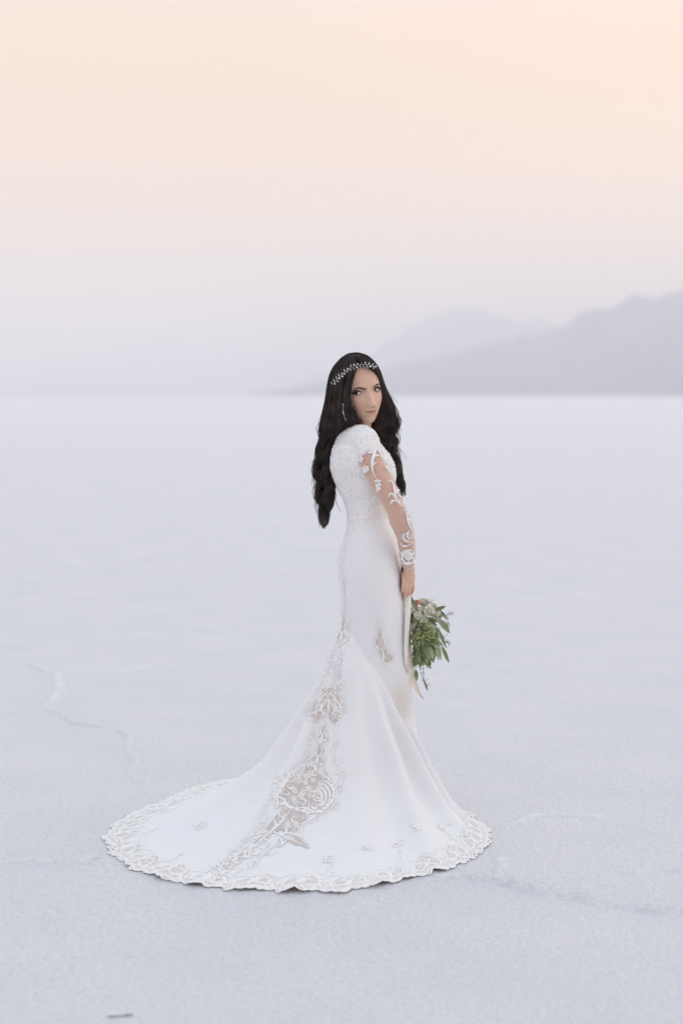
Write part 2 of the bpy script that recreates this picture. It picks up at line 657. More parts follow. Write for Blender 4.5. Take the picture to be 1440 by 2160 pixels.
# ---- gown silhouette table: photo row, back edge, front edge, depth centre, depth half
ROWS = [(925, 712, 795, -.02, .120), (942, 701, 808, -.02, .150), (964, 696, 826, -.02, .160), (987, 695.5, 834, -.015, .158), (1004, 700, 836, -.01, .150), (1020, 706.5, 832, -.01, .145),
        (1040, 715, 828, -.005, .137), (1053, 723, 824, 0, .130), (1080, 731, 819.5, 0, .124), (1095, 732, 819, 0, .124), (1109, 731, 824, 0, .130), (1133, 725, 836, 0, .146),
        (1164, 713, 842, 0, .165), (1187, 709, 845, 0, .172), (1215, 711, 847.5, 0, .174), (1240, 715, 849.5, 0, .171), (1270, 717, 852, 0, .164), (1300, 719, 855, 0, .156),
        (1340, 721, 858, 0, .148), (1390, 727, 862, 0, .140), (1450, 735, 868, 0, .132), (1520, 745, 876, 0, .128), (1560, 750, 882, 0, .128), (1640, 760, 888, 0, .126)]


def rows_loft(inset=0.0, y0=900, y1=1700):
    py = np.arange(max(y0, 925), min(y1, 1640) + 1, 6.0)
    tab = np.array(ROWS)
    out = []
    for y in py:
        l, r, yc, yh = [np.interp(y, tab[:, 0], tab[:, k]) for k in (1, 2, 3, 4)]
        p0, p1 = P(l, y), P(r, y)
        out.append(((p0[0] + p1[0]) / 2, yc, (p0[2] + p1[2]) / 2, (p1[0] - p0[0]) / 2 - inset, yh - inset))
    return out


# ---- arm centre lines
SH_R, EL_R, WR_R = P(770, 938, -.150), P(839, 1084, -.185), P(858.5, 1190, -.085)
arm_pts = [P(768, 936, -.132), P(777, 962, -.156), P(797, 1000, -.175), P(817, 1038, -.186), P(834, 1075, -.186), P(844, 1098, -.175), P(855, 1130, -.145), P(858.5, 1158, -.115), P(859.5, 1190, -.085)]
arm_rad = [.038, .0435, .0425, .037, .0335, .034, .0295, .0265, .0245]
ARM = catmull(arm_pts, 70)
ARMR = np.interp(np.linspace(0, 1, 70), np.linspace(0, 1, 9), arm_rad)
larm = catmull([P(770, 930, .12), P(800, 985, .165), P(822, 1040, .19), P(834, 1085, .18), P(848, 1140, .10), P(856, 1195, .03)], 50)
larmr = np.interp(np.linspace(0, 1, 50), [0, .3, .55, .8, 1], [.043, .041, .034, .029, .024])

body = MB()
loft(body, rows_loft(.010, 925, 1240))
tube(body, catmull([P(746, 935, .01), P(754, 905, .015), P(760, 870, .022)], 12), .047, 20)
tube(body, catmull([P(745, 925, .0), P(758, 926, -.08), P(764, 934, -.120)], 12), [.045] * 6 + [.038] * 6, 18)
tube(body, catmull([P(745, 925, .0), P(760, 926, .08), P(770, 930, .12)], 12), .050, 18)
tube(body, ARM, ARMR * .97, 20)
tube(body, larm, larmr, 18)
for sg in (-1, 1):       # legs and feet hidden under the skirt, standing on the salt
    hip, kn, an = P(785, 1230, sg * .07), P(792, 1480, sg * .07), P(795, 1668, sg * .06)
    lg = catmull([hip, lerp(hip, kn, .5) + np.array([.01, 0, 0]), kn, lerp(kn, an, .35), an], 30)
    tube(body, lg, np.interp(np.linspace(0, 1, 30), [0, .3, .5, .65, 1], [.074, .066, .05, .048, .033]), 18)
    tube(body, [an + np.array([-.02, 0, -.015]), an + np.array([.08, 0, -.045]), np.array([an[0] + .16, an[1], .024])], [.034, .03, .022], 12)

# right hand: flat palm hanging down, fingers closing round the stems
WR = P(859.5, 1190, -.085)
palm = catmull([WR, P(860, 1203, -.076), P(860.5, 1220, -.066), P(860, 1229, -.060)], 12)
tube(body, palm, np.interp(np.linspace(0, 1, 12), [0, .3, .75, 1], [.0225, .025, .0275, .0235]), 16, flat=.95)
# four fingers from the knuckles, unequal, curled under
FING = [
    [(868, 1219, -.058), (870.5, 1236, -.060), (868.5, 1247, -.046), (863, 1253, -.028)],
    [(862, 1221, -.072), (864, 1240, -.082), (862, 1254, -.070), (857.5, 1260, -.046)],
    [(856, 1220, -.082), (857, 1239, -.094), (855, 1253, -.082), (851.5, 1260, -.056)],
    [(850, 1217, -.084), (850, 1233, -.097), (848.5, 1245, -.086), (846.5, 1252, -.062)],
]
for k, fp in enumerate(FING):
    c = catmull([P(*q) for q in fp], 16)
    tube(body, c, np.interp(np.linspace(0, 1, 16), [0, .35, .5, .7, 1], np.array([.0076, .0069, .0074, .0064, .0054]) * (1 - .05 * k)), 10)
tube(body, catmull([P(853, 1204, -.062), P(848.5, 1214, -.040), P(850, 1228, -.020), P(854, 1240, -.012)], 14), np.linspace(.0115, .0075, 14), 10)
# left hand behind, its fingers wrapped round the same stems
tube(body, catmull([P(856, 1195, .03), P(857, 1212, .020), P(858, 1232, .006)], 10), np.linspace(.022, .024, 10), 14)
LF = [[(866, 1232, .0), (869, 1246, -.018), (864, 1256, -.034)], [(861, 1234, -.002), (863, 1252, -.024), (858, 1262, -.044)],
      [(856, 1234, -.004), (857, 1254, -.030), (853.5, 1264, -.050)], [(851, 1232, -.002), (851, 1248, -.026), (849, 1257, -.044)]]
for fp in LF:
    tube(body, catmull([P(*q) for q in fp], 14), np.linspace(.0080, .0058, 14), 10)
tube(body, catmull([P(862, 1210, .018), P(867, 1222, .006), P(868, 1236, -.006)], 10), np.linspace(.011, .0075, 10), 10)
body = remesh(body, .0027, 2)
nb_body = body.n

# ---- head
ze = -.010
EYE_X = .0325
SC = 1.10


def smx(z, a, b):
    return sstep(a, b, z)


def head_pt(d):
    x = .0760 * d[:, 0]
    hor = np.sqrt(np.maximum(1 - d[:, 2] ** 2, 1e-9))
    n = 3.0
    dz = np.abs(d[:, 2])
    hor2 = np.maximum(1 - dz ** n, 0) ** (1 / n)
    k = np.where((d[:, 2] < 0), hor2 / np.maximum(hor, .05), 1.0)
    k = np.minimum(k, 2.6)
    front = sstep(-.15, .5, -d[:, 1] / np.maximum(hor, 1e-3))
    kf = 1 + (k - 1) * front
    x = x * (1 + (k - 1) * .8 * front)
    y = np.where(d[:, 1] < 0, .088, .100) * d[:, 1] * kf
    z = np.where(d[:, 2] > 0, .106, .118) * d[:, 2]
    low = sstep(-.012, -.118, z)
    x = x * (1 - .39 * low ** 1.15)
    y = np.where(y > 0, y * (1 - .5 * low), y) - .013 * low * front
    # flatter cheeks and forehead
    y = y + .010 * front * (np.abs(x) / .07) ** 4

    def g(cx, cz, sx, sz):
        return np.exp(-((x - cx) / sx) ** 2 / 2 - ((z - cz) / sz) ** 2 / 2)
    f = np.zeros(len(x))
    ax = np.abs(x)
    f += .0035 * (np.exp(-((ax - .026) / .018) ** 2 / 2 - ((z - ze - .021) / .008) ** 2 / 2))
    f -= .0085 * np.exp(-((ax - .031) / .0125) ** 2 / 2 - ((z - ze) / .0095) ** 2 / 2)
    f -= .0020 * np.exp(-((ax - .016) / .006) ** 2 / 2 - ((z - ze + .002) / .009) ** 2 / 2)
    tn = np.clip((ze + .010 - z) / .052, 0, 1.3)
    nose = np.where(z > ze - .042, .002 + .0175 * np.clip(tn, 0, 1) ** 1.25, .0195 * np.clip(1 - (ze - .042 - z) / .0105, 0, 1) ** .8)
    nose *= sstep(ze + .028, ze + .004, z)
    f += nose * np.exp(-(x / lerp(.0066, .0092, np.clip(tn, 0, 1))) ** 2 / 2)
    f += .0072 * np.exp(-((ax - .0115) / .0046) ** 2 / 2 - ((z - ze + .0455) / .0052) ** 2 / 2)
    f += .0050 * np.exp(-((ax - .043) / .016) ** 2 / 2 - ((z - ze + .030) / .014) ** 2 / 2)
    f -= .0025 * np.exp(-((ax - .042) / .012) ** 2 / 2 - ((z - ze + .070) / .016) ** 2 / 2)
    f += .0045 * g(0, ze - .066, .022, .014)
    zm = ze - .0645 + .0018 * (ax / .022) ** 2
    f += .0030 * np.exp(-(x / .017) ** 2 / 2 - ((z - zm - .0055) / .0036) ** 2 / 2)
    f += .0036 * np.exp(-(x / .014) ** 2 / 2 - ((z - zm + .0060) / .0042) ** 2 / 2)
    f -= .0038 * np.exp(-(x / .018) ** 4 - ((z - zm) / .0014) ** 2 / 2)
    f -= .0030 * np.exp(-((ax - .0215) / .004) ** 2 / 2 - ((z - zm) / .004) ** 2 / 2)
    f -= .0040 * g(0, ze - .0835, .018, .006)
    f += .0085 * g(0, ze - .103, .018, .012)
    y = y - f * front
    return np.stack([x, y, z], 1), front


NU, NV = 300, 280
uu = np.linspace(-1, 1, NU, endpoint=False)
lam = np.pi * (uu * .55 + .45 * uu ** 3)                 # denser towards the face
vv = np.linspace(-1, 1, NV)
bet = np.pi / 2 * (vv * .8 + .2 * vv ** 3)
LA, BE = np.meshgrid(lam, bet, indexing='ij')
D = np.stack([np.sin(LA) * np.cos(BE), -np.cos(LA) * np.cos(BE), np.sin(BE)], 2).reshape(-1, 3)
Hl, Hfront = head_pt(D)

HEAD_PITCH, HEAD_YAW, HEAD_ROLL = math.radians(5), math.radians(21), math.radians(-10)
RM = np.array(Matrix.Rotation(HEAD_ROLL, 3, 'Y') @ Matrix.Rotation(HEAD_YAW, 3, 'Z') @ Matrix.Rotation(HEAD_PITCH, 3, 'X'))
eye_mid_local = np.array([0, -.088, ze])
HEAD_O = P(777.5, 826.5, -.080) - SC * (RM @ eye_mid_local)


def HW(p):
    return (np.asarray(p, float) * SC) @ RM.T + HEAD_O


Hw = HW(Hl)
hx, hy, hzl = Hl[:, 0], Hl[:, 1], Hl[:, 2]
ax_ = np.abs(hx)
zm_ = ze - .0645 + .0018 * (ax_ / .022) ** 2
up_h = .0050 * np.sqrt(np.clip(1 - (ax_ / .0195) ** 2, 0, 1)) * (1 - .18 * np.exp(-(ax_ / .003) ** 2))
lo_h = .0066 * np.sqrt(np.clip(1 - (ax_ / .0180) ** 2, 0, 1))
lips = Hfront * sstep(-.0008, .0012, up_h - np.maximum(hzl - zm_, 0)) * sstep(-.0008, .0012, lo_h - np.maximum(zm_ - hzl, 0)) * (ax_ < .020)
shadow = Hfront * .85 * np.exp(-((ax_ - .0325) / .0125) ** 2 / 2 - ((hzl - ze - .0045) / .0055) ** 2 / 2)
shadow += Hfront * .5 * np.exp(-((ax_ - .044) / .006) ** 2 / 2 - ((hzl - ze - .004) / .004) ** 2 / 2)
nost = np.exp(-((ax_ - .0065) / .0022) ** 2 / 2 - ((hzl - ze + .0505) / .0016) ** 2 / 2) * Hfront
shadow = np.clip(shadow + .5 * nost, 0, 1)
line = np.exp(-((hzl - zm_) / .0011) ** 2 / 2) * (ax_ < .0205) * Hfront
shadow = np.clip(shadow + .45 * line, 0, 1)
blush = Hfront * .75 * np.exp(-((ax_ - .045) / .014) ** 2 / 2 - ((hzl - ze + .036) / .014) ** 2 / 2)

hf = grid_faces(NU, NV, True)
head_bvh = BVHTree.FromPolygons([tuple(a) for a in Hw], hf)

# almond-shaped lids over the eyeballs
RE, RL = .0163, .0171
AW = .92


def almond_top(az):
    k = np.clip(np.abs(az) / AW, 0, 1)
    return .40 * (1 - k ** 2.2)


def almond_bot(az):
    k = np.clip(np.abs(az) / AW, 0, 1)
    return -.27 * (1 - k ** 2)


lids = []
eyes = []
lid_info = []
for sg in (-1, 1):
    i0 = np.argmin((hx - sg * EYE_X) ** 2 + (hzl - ze) ** 2 + (hy > 0) * 1.0)
    cy_ = Hl[i0, 1] - .0050 + RL
    c = np.array([sg * EYE_X, cy_, ze])
    azs = np.linspace(-1.25, 1.25, 49)
    cant = .10 * sg
    v = []
    rows = 9
    for half in (0, 1):
        for az in azs:
            e0 = (almond_top(az) if half == 0 else almond_bot(az))
            e1 = 1.15 if half == 0 else -1.15
            for j in range(rows):
                el = lerp(e0, e1, (j / (rows - 1)) ** 1.3) + cant * az
                v.append(c + RL * np.array([math.sin(az) * math.cos(el), -math.cos(az) * math.cos(el), math.sin(el)]))
    f = grid_faces(49, rows) + grid_faces(49, rows, off=49 * rows)
    lids.append((np.array(v), f))
    lid_info.append((sg, c, cant))

allb = MB()
allb.add(body.verts(), body.f)
allb.add(Hw, hf)
for v, f in lids:
    allb.add(HW(v), f)
nl = sum(len(v) for v, f in lids)
attrs = {'lips': np.concatenate([np.zeros(nb_body), lips, np.zeros(nl)]),
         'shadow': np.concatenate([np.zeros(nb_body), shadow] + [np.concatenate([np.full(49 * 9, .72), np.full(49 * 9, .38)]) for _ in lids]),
         'blush': np.concatenate([np.zeros(nb_body), blush, np.zeros(nl)])}
body_o = allb.build('body', M_skin, person, attrs=attrs)
BV_body = allb.bvh()

# eyeballs (white with a dark iris turned to the camera), lashes
for (sg, c, cant) in lid_info:
    cw = HW(c)
    look = CAMP - cw
    look = look / np.linalg.norm(look)
    look = look + np.array([-.22, 0, 0.0])
    look = look / np.linalg.norm(look)
    e = MB()
    q = Vector(look).to_track_quat('Z', 'Y').to_matrix()
    Q = np.array(q)
    v, f, mi = [], [], []
    nu, nv = 28, 22
    for i in range(nu):
        for j in range(nv + 1):
            a, b = 2 * math.pi * i / nu, math.pi * j / nv
            v.append(cw + SC * RE * (Q @ np.array([math.sin(b) * math.cos(a), math.sin(b) * math.sin(a), math.cos(b)])))
    gf = grid_faces(nu, nv + 1, True)
    white = [q_ for k, q_ in enumerate(gf) if (k % nv) >= 4]
    dark = [q_ for k, q_ in enumerate(gf) if (k % nv) < 4]
    e.add(v, white, 0)
    e.f.extend(dark)
    e.m.extend([1] * len(dark))
    e.build('eye', [M_white, M_iris], person)
    l = MB()
    az = np.linspace(-AW * 1.0, AW * 1.0, 30)
    out_ = az * sg                                   # outer corner positive
    up = np.array([c + (RL + .0006) * np.array([math.sin(a) * math.cos(almond_top(a) + cant * a), -math.cos(a) * math.cos(almond_top(a) + cant * a), math.sin(almond_top(a) + cant * a)]) for a in az])
    tube(l, HW(up), np.interp(out_, [-AW, 0, AW], [.0014, .0028, .0034]), 6)
    # wing of lashes past the outer corner
    oc = up[-1] if sg > 0 else up[0]
    tube(l, HW(np.array([oc, oc + np.array([sg * .004, .001, .0022]), oc + np.array([sg * .0075, .003, .0052])])), [.0018, .0011, .0003], 6)
    for t in np.linspace(-.5, 1, 12):
        a = t * AW * sg
        b0 = c + RL * np.array([math.sin(a) * math.cos(almond_top(a) + cant * a), -math.cos(a) * math.cos(almond_top(a) + cant * a), math.sin(almond_top(a) + cant * a)])
        dr = np.array([math.sin(a) * .6 + sg * .15, -.6, .75])
        dr /= np.linalg.norm(dr)
        tube(l, HW(np.array([b0, b0 + dr * .004, b0 + dr * .0065 + np.array([0, 0, .0015])])), [.0006, .0004, .0001], 4)
    lo = np.array([c + (RL + .0003) * np.array([math.sin(a) * math.cos(almond_bot(a) + cant * a), -math.cos(a) * math.cos(almond_bot(a) + cant * a), math.sin(almond_bot(a) + cant * a)]) for a in az])
    tube(l, HW(lo), np.interp(out_, [-AW, 0, AW], [.0005, .0008, .0014]), 6)
    l.build('eyelashes', M_lash, person)


# ------------------------------------------------------------------ ribbons laid on a surface
def px_fn(*bvhs):
    def fn(p):
        d = Vector(ray(p[0], p[1]))
        d.normalize()
        best = None
        for b in bvhs:
            h = b.ray_cast(Vector(CAMP), d)
            if h[0] is not None and (best is None or h[3] < best[3]):
                best = h
        if best is None:
            return None
        n = np.array(best[1])
        if n @ np.array(d) > 0:
            n = -n
        return np.array(best[0]), n
    return fn


def strip(mb, fn, pts, wid, lift=.0028, step=None, n=None, jump=.03, base=.0006):
    """raised ribbon: pts in the surface's own 2-D coordinates, wid = half widths in metres"""
    p = np.asarray(pts, float)
    if n is None:
        ln = np.linalg.norm(np.diff(p, axis=0), axis=1).sum()
        n = max(4, int(ln / step) + 2)
    c = catmull(p, n)
    w = np.asarray(wid, float)
    w = np.full(n, w) if w.ndim == 0 else np.interp(np.linspace(0, 1, n), np.linspace(0, 1, len(w)), w)
    H = []
    for q in c:
        H.append(fn(q))
    run = []

    def flush():
        if len(run) < 3:
            return
        pos = np.array([H[i][0] for i in run])
        nor = np.array([H[i][1] for i in run])
        tg = np.gradient(pos, axis=0)
        tg /= np.linalg.norm(tg, axis=1, keepdims=True) + 1e-12
        sd = np.cross(nor, tg)
        sd /= np.linalg.norm(sd, axis=1, keepdims=True) + 1e-12
        ww = w[run][:, None]
        lf = np.minimum(lift, ww * .9 + .0004)
        a = pos - sd * ww + nor * base
        b1 = pos - sd * ww * .55 + nor * (base + lf * .85)
        b2 = pos + sd * ww * .55 + nor * (base + lf * .85)
        d = pos + sd * ww + nor * base
        v = np.stack([a, b1, b2, d], 1).reshape(-1, 3)
        f = []
        for i in range(len(run) - 1):
            for j in range(3):
                f.append((i * 4 + j, i * 4 + j + 1, i * 4 + 5 + j, i * 4 + 4 + j))
        mb.add(v, f)
    for i in range(n):
        if H[i] is None or (run and np.linalg.norm(H[i][0] - H[run[-1]][0]) > jump):
            flush()
            run = []
        if H[i] is not None:
            run.append(i)
    flush()


def spiral(c, r, a0, turns, hand=1, n=26, shrink=.16):
    t = np.linspace(0, 1, n)
    rr = r * (1 - (1 - shrink) * t)
    a = a0 + hand * turns * 2 * math.pi * t
    return np.stack([c[0] + rr * np.cos(a), c[1] + rr * np.sin(a)], 1)


def taper(w, n=9, head=.35):
    t = np.linspace(0, 1, n)
    return w * np.clip(np.minimum(t / head, (1 - t) / (1 - head)), .12, 1) ** .7


def leafpts(p0, p1, bend):
    p0, p1 = np.array(p0, float), np.array(p1, float)
    d = p1 - p0
    m = (p0 + p1) / 2 + np.array([-d[1], d[0]]) * bend
    return [p0, m, p1]


def flower(mb, fn, c, r, w, petals=5, a0=0., step=1.2):
    for k in range(petals):
        a = a0 + 2 * math.pi * k / petals
        strip(mb, fn, [(c[0] + .12 * r * math.cos(a), c[1] + .12 * r * math.sin(a)), (c[0] + r * math.cos(a), c[1] + r * math.sin(a))], taper(w, 7, .7), step=step, n=7)


# brows
brow = MB()
fb = px_fn(BV_body)
b1 = MB()
strip(b1, fb, [(745.5, 823), (750, 819.8), (757, 818), (765, 819.6), (772, 821.8)], [.0008, .0020, .0026, .0030, .0022], lift=.0008, n=26)
b1.build('eyebrow', M_brow, person)
b2 = MB()
strip(b2, fb, [(787.5, 818), (791, 814), (796, 810.5), (800.5, 810)], [.0022, .0030, .0024, .0008], lift=.0008, n=20)
b2.build('eyebrow', M_brow, person)

# ------------------------------------------------------------------ gown: bodice and skirt in one shell
gown = MB()
loft(gown, rows_loft(0))
tube(gown, catmull([P(738, 933, -.0), P(752, 931, -.06), P(764, 936, -.118)], 10), [.062] * 5 + [.0605] * 5, 22)
tube(gown, catmull([P(738, 933, .0), P(755, 930, .07), P(768, 936, .11)], 10), .060, 22)
tube(gown, [P(763, 931, -.112), P(768, 939, -.130), P(773, 950, -.144)], [.0600, .0580, .0535], 22)
gown = remesh(gown, .0045, 6)
gv = gown.verts()
pz = lambda y: P(760, y)[2]
zb, zw = pz(1100), pz(1075)
sheer_shade = .08 * sstep(zb - .02, zb + .04, gv[:, 2])
# warm fold shade painted into the front panel's colour below the knee
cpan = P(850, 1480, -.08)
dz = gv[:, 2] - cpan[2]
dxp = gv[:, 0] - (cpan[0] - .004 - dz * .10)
sheer_shade = np.maximum(sheer_shade, .95 * np.exp(-(dxp / .040) ** 2 - (dz / .085) ** 2))
gown_o = gown.build('gown', M_crepe, person, attrs={'sheer_shade': sheer_shade})
BV_gown = gown.bvh()

# ------------------------------------------------------------------ train
HEM = [(223, 1772), (229, 1798), (258, 1818), (277, 1836), (317, 1848), (357, 1862), (398, 1870), (440, 1876), (486, 1880), (535, 1877), (567, 1881), (608, 1881), (645, 1882), (709, 1884), (741, 1880),
       (780, 1876), (824, 1866), (882, 1850), (930, 1840), (997, 1812), (1019, 1795), (1035, 1777), (1029, 1752), (1000, 1730), (960, 1706), (900, 1680), (820, 1656), (700, 1640), (600, 1638), (500, 1645), (448, 1653),
       (410, 1664), (346, 1692), (287, 1714), (244, 1741)]
CG = G(770, 1712)[:2]
hem = np.array([G(*p)[:2] for p in HEM]) - CG
ha = np.arctan2(hem[:, 1], hem[:, 0])
hr = np.linalg.norm(hem, axis=1)
o_ = np.argsort(ha)
ha, hr = ha[o_], hr[o_]
NP_, NS_ = 900, 150
phi = np.linspace(-np.pi, np.pi, NP_, endpoint=False)
Rh = np.interp(phi, np.concatenate([ha - 2 * np.pi, ha, ha + 2 * np.pi]), np.concatenate([hr, hr, hr]))
ker = np.hanning(25)
ker /= ker.sum()
Rh = np.convolve(np.concatenate([Rh[-12:], Rh, Rh[:12]]), ker, 'valid')
arc = np.cumsum(np.sqrt((Rh * (2 * np.pi / NP_)) ** 2 + np.gradient(Rh) ** 2))
scal = np.abs(np.sin(arc / .062 * np.pi)) * .012 + np.abs(np.sin(arc / .155 * np.pi + .6)) * .012
Redge = Rh - .040 + scal + .016 * vnoise(arc * 14, arc * 0, 41) + .012 * vnoise(arc * 31, arc * 0, 44)
KN = np.array([  # z, gL, gR, centre px
    (.765, 0, .0, 735), (.734, .004, .03, 735), (.67, .03, .08, 738), (.61, .063, .13, 742), (.55, .095, .18, 747), (.49, .133, .232, 751), (.42, .185, .29, 755), (.33, .26, .37, 760), (.23, .355, .445, 767),
    (.19, .40, .485, 770), (.133, .485, .56, 770), (.08, .59, .65, 770), (.045, .70, .75, 770), (.014, .83, .87, 770), (.0035, 1, 1, 770)])
s_k = np.concatenate([[0], np.cumsum(np.hypot(np.diff(KN[:, 0]), np.diff(KN[:, 1]) * .8))])
s_k /= s_k[-1]
ss = np.linspace(0, 1, NS_)
zz, gL, gR, cpx = [np.interp(ss, s_k, KN[:, k]) for k in range(4)]
for arr in (zz, gL, gR, cpx):
    e0, e1 = arr[0], arr[-1]
    arr[:] = np.convolve(np.pad(arr, 3, mode='edge'), np.ones(7) / 7, 'valid')
    arr[0], arr[-1] = e0, e1
PHI, SS = np.meshgrid(phi, ss, indexing='ij')
w_ = (1 + np.cos(PHI)) / 2
g_ = gL[None] * (1 - w_) + gR[None] * w_
cX = np.array([X_(c, 1720 - z * 555) for c, z in zip(cpx, zz)])
cX = lerp(cX, CG[0], sstep(.35, .75, ss))
cY = lerp(-.035, CG[1], sstep(0, .6, ss))
r0x, r0y = 19 * PX, .088
top_ = .35 + .65 * sstep(0, .16, ss)
rad = g_ * lerp(Rh[:, None], Redge[:, None], sstep(.90, 1.0, SS))
Xt = cX[None] + np.cos(PHI) * (r0x * top_[None] * (1 - g_) + rad)
Yt = cY[None] + np.sin(PHI) * (r0y * top_[None] * (1 - g_) + rad)
Zt = np.repeat(zz[None], NP_, 0)
# folds: a few broad soft pleats fanning out from the hip, plus finer ones
fold = np.zeros_like(Xt)
fr = random.Random(5)
for (a0, wd_, am) in [(-2.75, .10, .8), (-2.55, .10, -.7), (-2.33, .10, .7), (-2.12, .12, -.6), (-1.92, .10, .55), (-1.40, .13, -.6), (-1.17, .10, .6), (-.98, .085, -.8), (-.80, .075, .8), (-.62, .075, -.8), (-.46, .075, .7), (-.28, .08, -.8), (-.10, .08, .8), (.1, .10, -.8), (.3, .1, .8), (2.95, .12, .8), (2.5, .16, -.9), (2.1, .2, .8), (1.5, .2, -.8), (1., .2, .9)]:
    tw = .10 * math.sin(a0 * 7)
    dphi = (PHI - a0 - tw * (SS - .5) + np.pi) % (2 * np.pi) - np.pi
    fold += am * np.exp(-(dphi / wd_) ** 2)
A1 = .042 * sstep(.10, .5, SS) * (1 - sstep(.55, .9, SS))
A2 = .019 * sstep(.45, .7, SS) * (1 - .92 * sstep(.78, 1, SS))
Xt += np.cos(PHI) * A1 * fold
Yt += np.sin(PHI) * A1 * fold
nzf = fbm(PHI * 2.2 + 7, SS * 5, 3, 4) - .5
Zt += A2 * np.maximum(fold + .35, 0) + .022 * sstep(.5, .75, SS) * np.maximum(nzf, 0) * (1 - .9 * sstep(.82, 1, SS))
# hem ripples that lift off the salt
for j_ in range(70, NS_):
    wj = float(sstep(.5, .8, ss[j_]))
    if wj > 0:
        for i_ in range(NP_):
            Zt[i_, j_] += wj * ground_z(Xt[i_, j_], Yt[i_, j_])
rip = np.zeros(NP_)
for (hx_, hw_, hh_) in [(412, .035, .016), (622, .04, .020), (800, .04, .018), (930, .03, .010), (330, .04, .010), (520, .05, .008), (250, .03, .008), (705, .06, .006), (860, .035, .010)]:
    k = int(np.argmin(np.abs(np.array([CG[0] + Rh[i] * math.cos(phi[i]) for i in range(NP_)]) - G(hx_, 1868)[0]) + 10 * (np.sin(phi) > -.05)))
    rip += .75 * hh_ * np.exp(-((arc - arc[k]) / (hw_ * .8)) ** 2)
Zt += rip[:, None] * sstep(.80, 1.0, SS) ** 1.2
inward = (1 - g_) * Rh[:, None]                    # distance from the hem along the cloth
band = .092 + .03 * np.sin(arc / .16 * np.pi * 2)[:, None]
lacez = (1 - sstep(band - .012, band + .012, inward))
tr = MB()
tr.add(np.stack([Xt, Yt, Zt], 2).reshape(-1, 3), grid_faces(NP_, NS_, True))
train_o = tr.build('train', M_crepe, gown_o, attrs={'sheer_shade': (lacez * .62).reshape(-1)})
BV_train = tr.bvh()
TG = np.stack([Xt, Yt, Zt], 2)
tn_u = np.gradient(TG, axis=0)
tn_v = np.gradient(TG, axis=1)
TNn = np.cross(tn_v, tn_u)
TNn /= np.linalg.norm(TNn, axis=2, keepdims=True) + 1e-12
if TNn[:, -20:, 2].mean() < 0:
    TNn = -TNn
arc_tot = arc[-1]


def train_fn(p):
    """(distance along the hem, distance inwards)"""
    a, r = p
    a = a % arc_tot
    i = np.interp(a, arc, np.arange(NP_))
    i0 = int(i) % NP_
    ft = i - int(i)
    i1 = (i0 + 1) % NP_
    col = inward[i0]
    s = np.interp(-max(r, 0), -col, np.arange(NS_))
    j0 = min(int(s), NS_ - 2)
    fs = s - j0
    qo = 0
    if r < 0:
        qo = np.array([math.cos(phi[i0]), math.sin(phi[i0]), 0]) * -r
    q = qo + lerp(lerp(TG[i0, j0], TG[i1, j0], ft), lerp(TG[i0, j0 + 1], TG[i1, j0 + 1], ft), fs)
    n = TNn[i0, min(j0, NS_ - 1)]
    return q, n


# ---- hem lace: corded scrollwork along the whole hem
hl = MB()
hr_ = random.Random(21)
strip(hl, train_fn, [(a, .005) for a in np.arange(0, arc_tot + .01, .02)], .0030, lift=.003, step=.006)
a_ = 0.0
while a_ < arc_tot - .01:          # uneven loops along the very edge
    l_ = hr_.uniform(.022, .042)
    d_ = hr_.uniform(.004, .013)
    strip(hl, train_fn, [(a_, .006), (a_ + l_ * .15, -d_ * .6), (a_ + l_ * .5, -d_), (a_ + l_ * .85, -d_ * .6), (a_ + l_, .006)], [.0028, .0036, .0042, .0036, .0028], step=.003, lift=.003)
    strip(hl, train_fn, leafpts((a_ + l_ * .2, .016), (a_ + l_ * .75, -.002), hr_.uniform(-.4, .4)), taper(.0042), step=.003)
    a_ += l_
strip(hl, train_fn, [(a, .019 + .004 * math.sin(a / .05)) for a in np.arange(0, arc_tot + .01, .02)], .0022, lift=.003, step=.006)
L_REP = .165
nrep = int(round(arc_tot / L_REP))
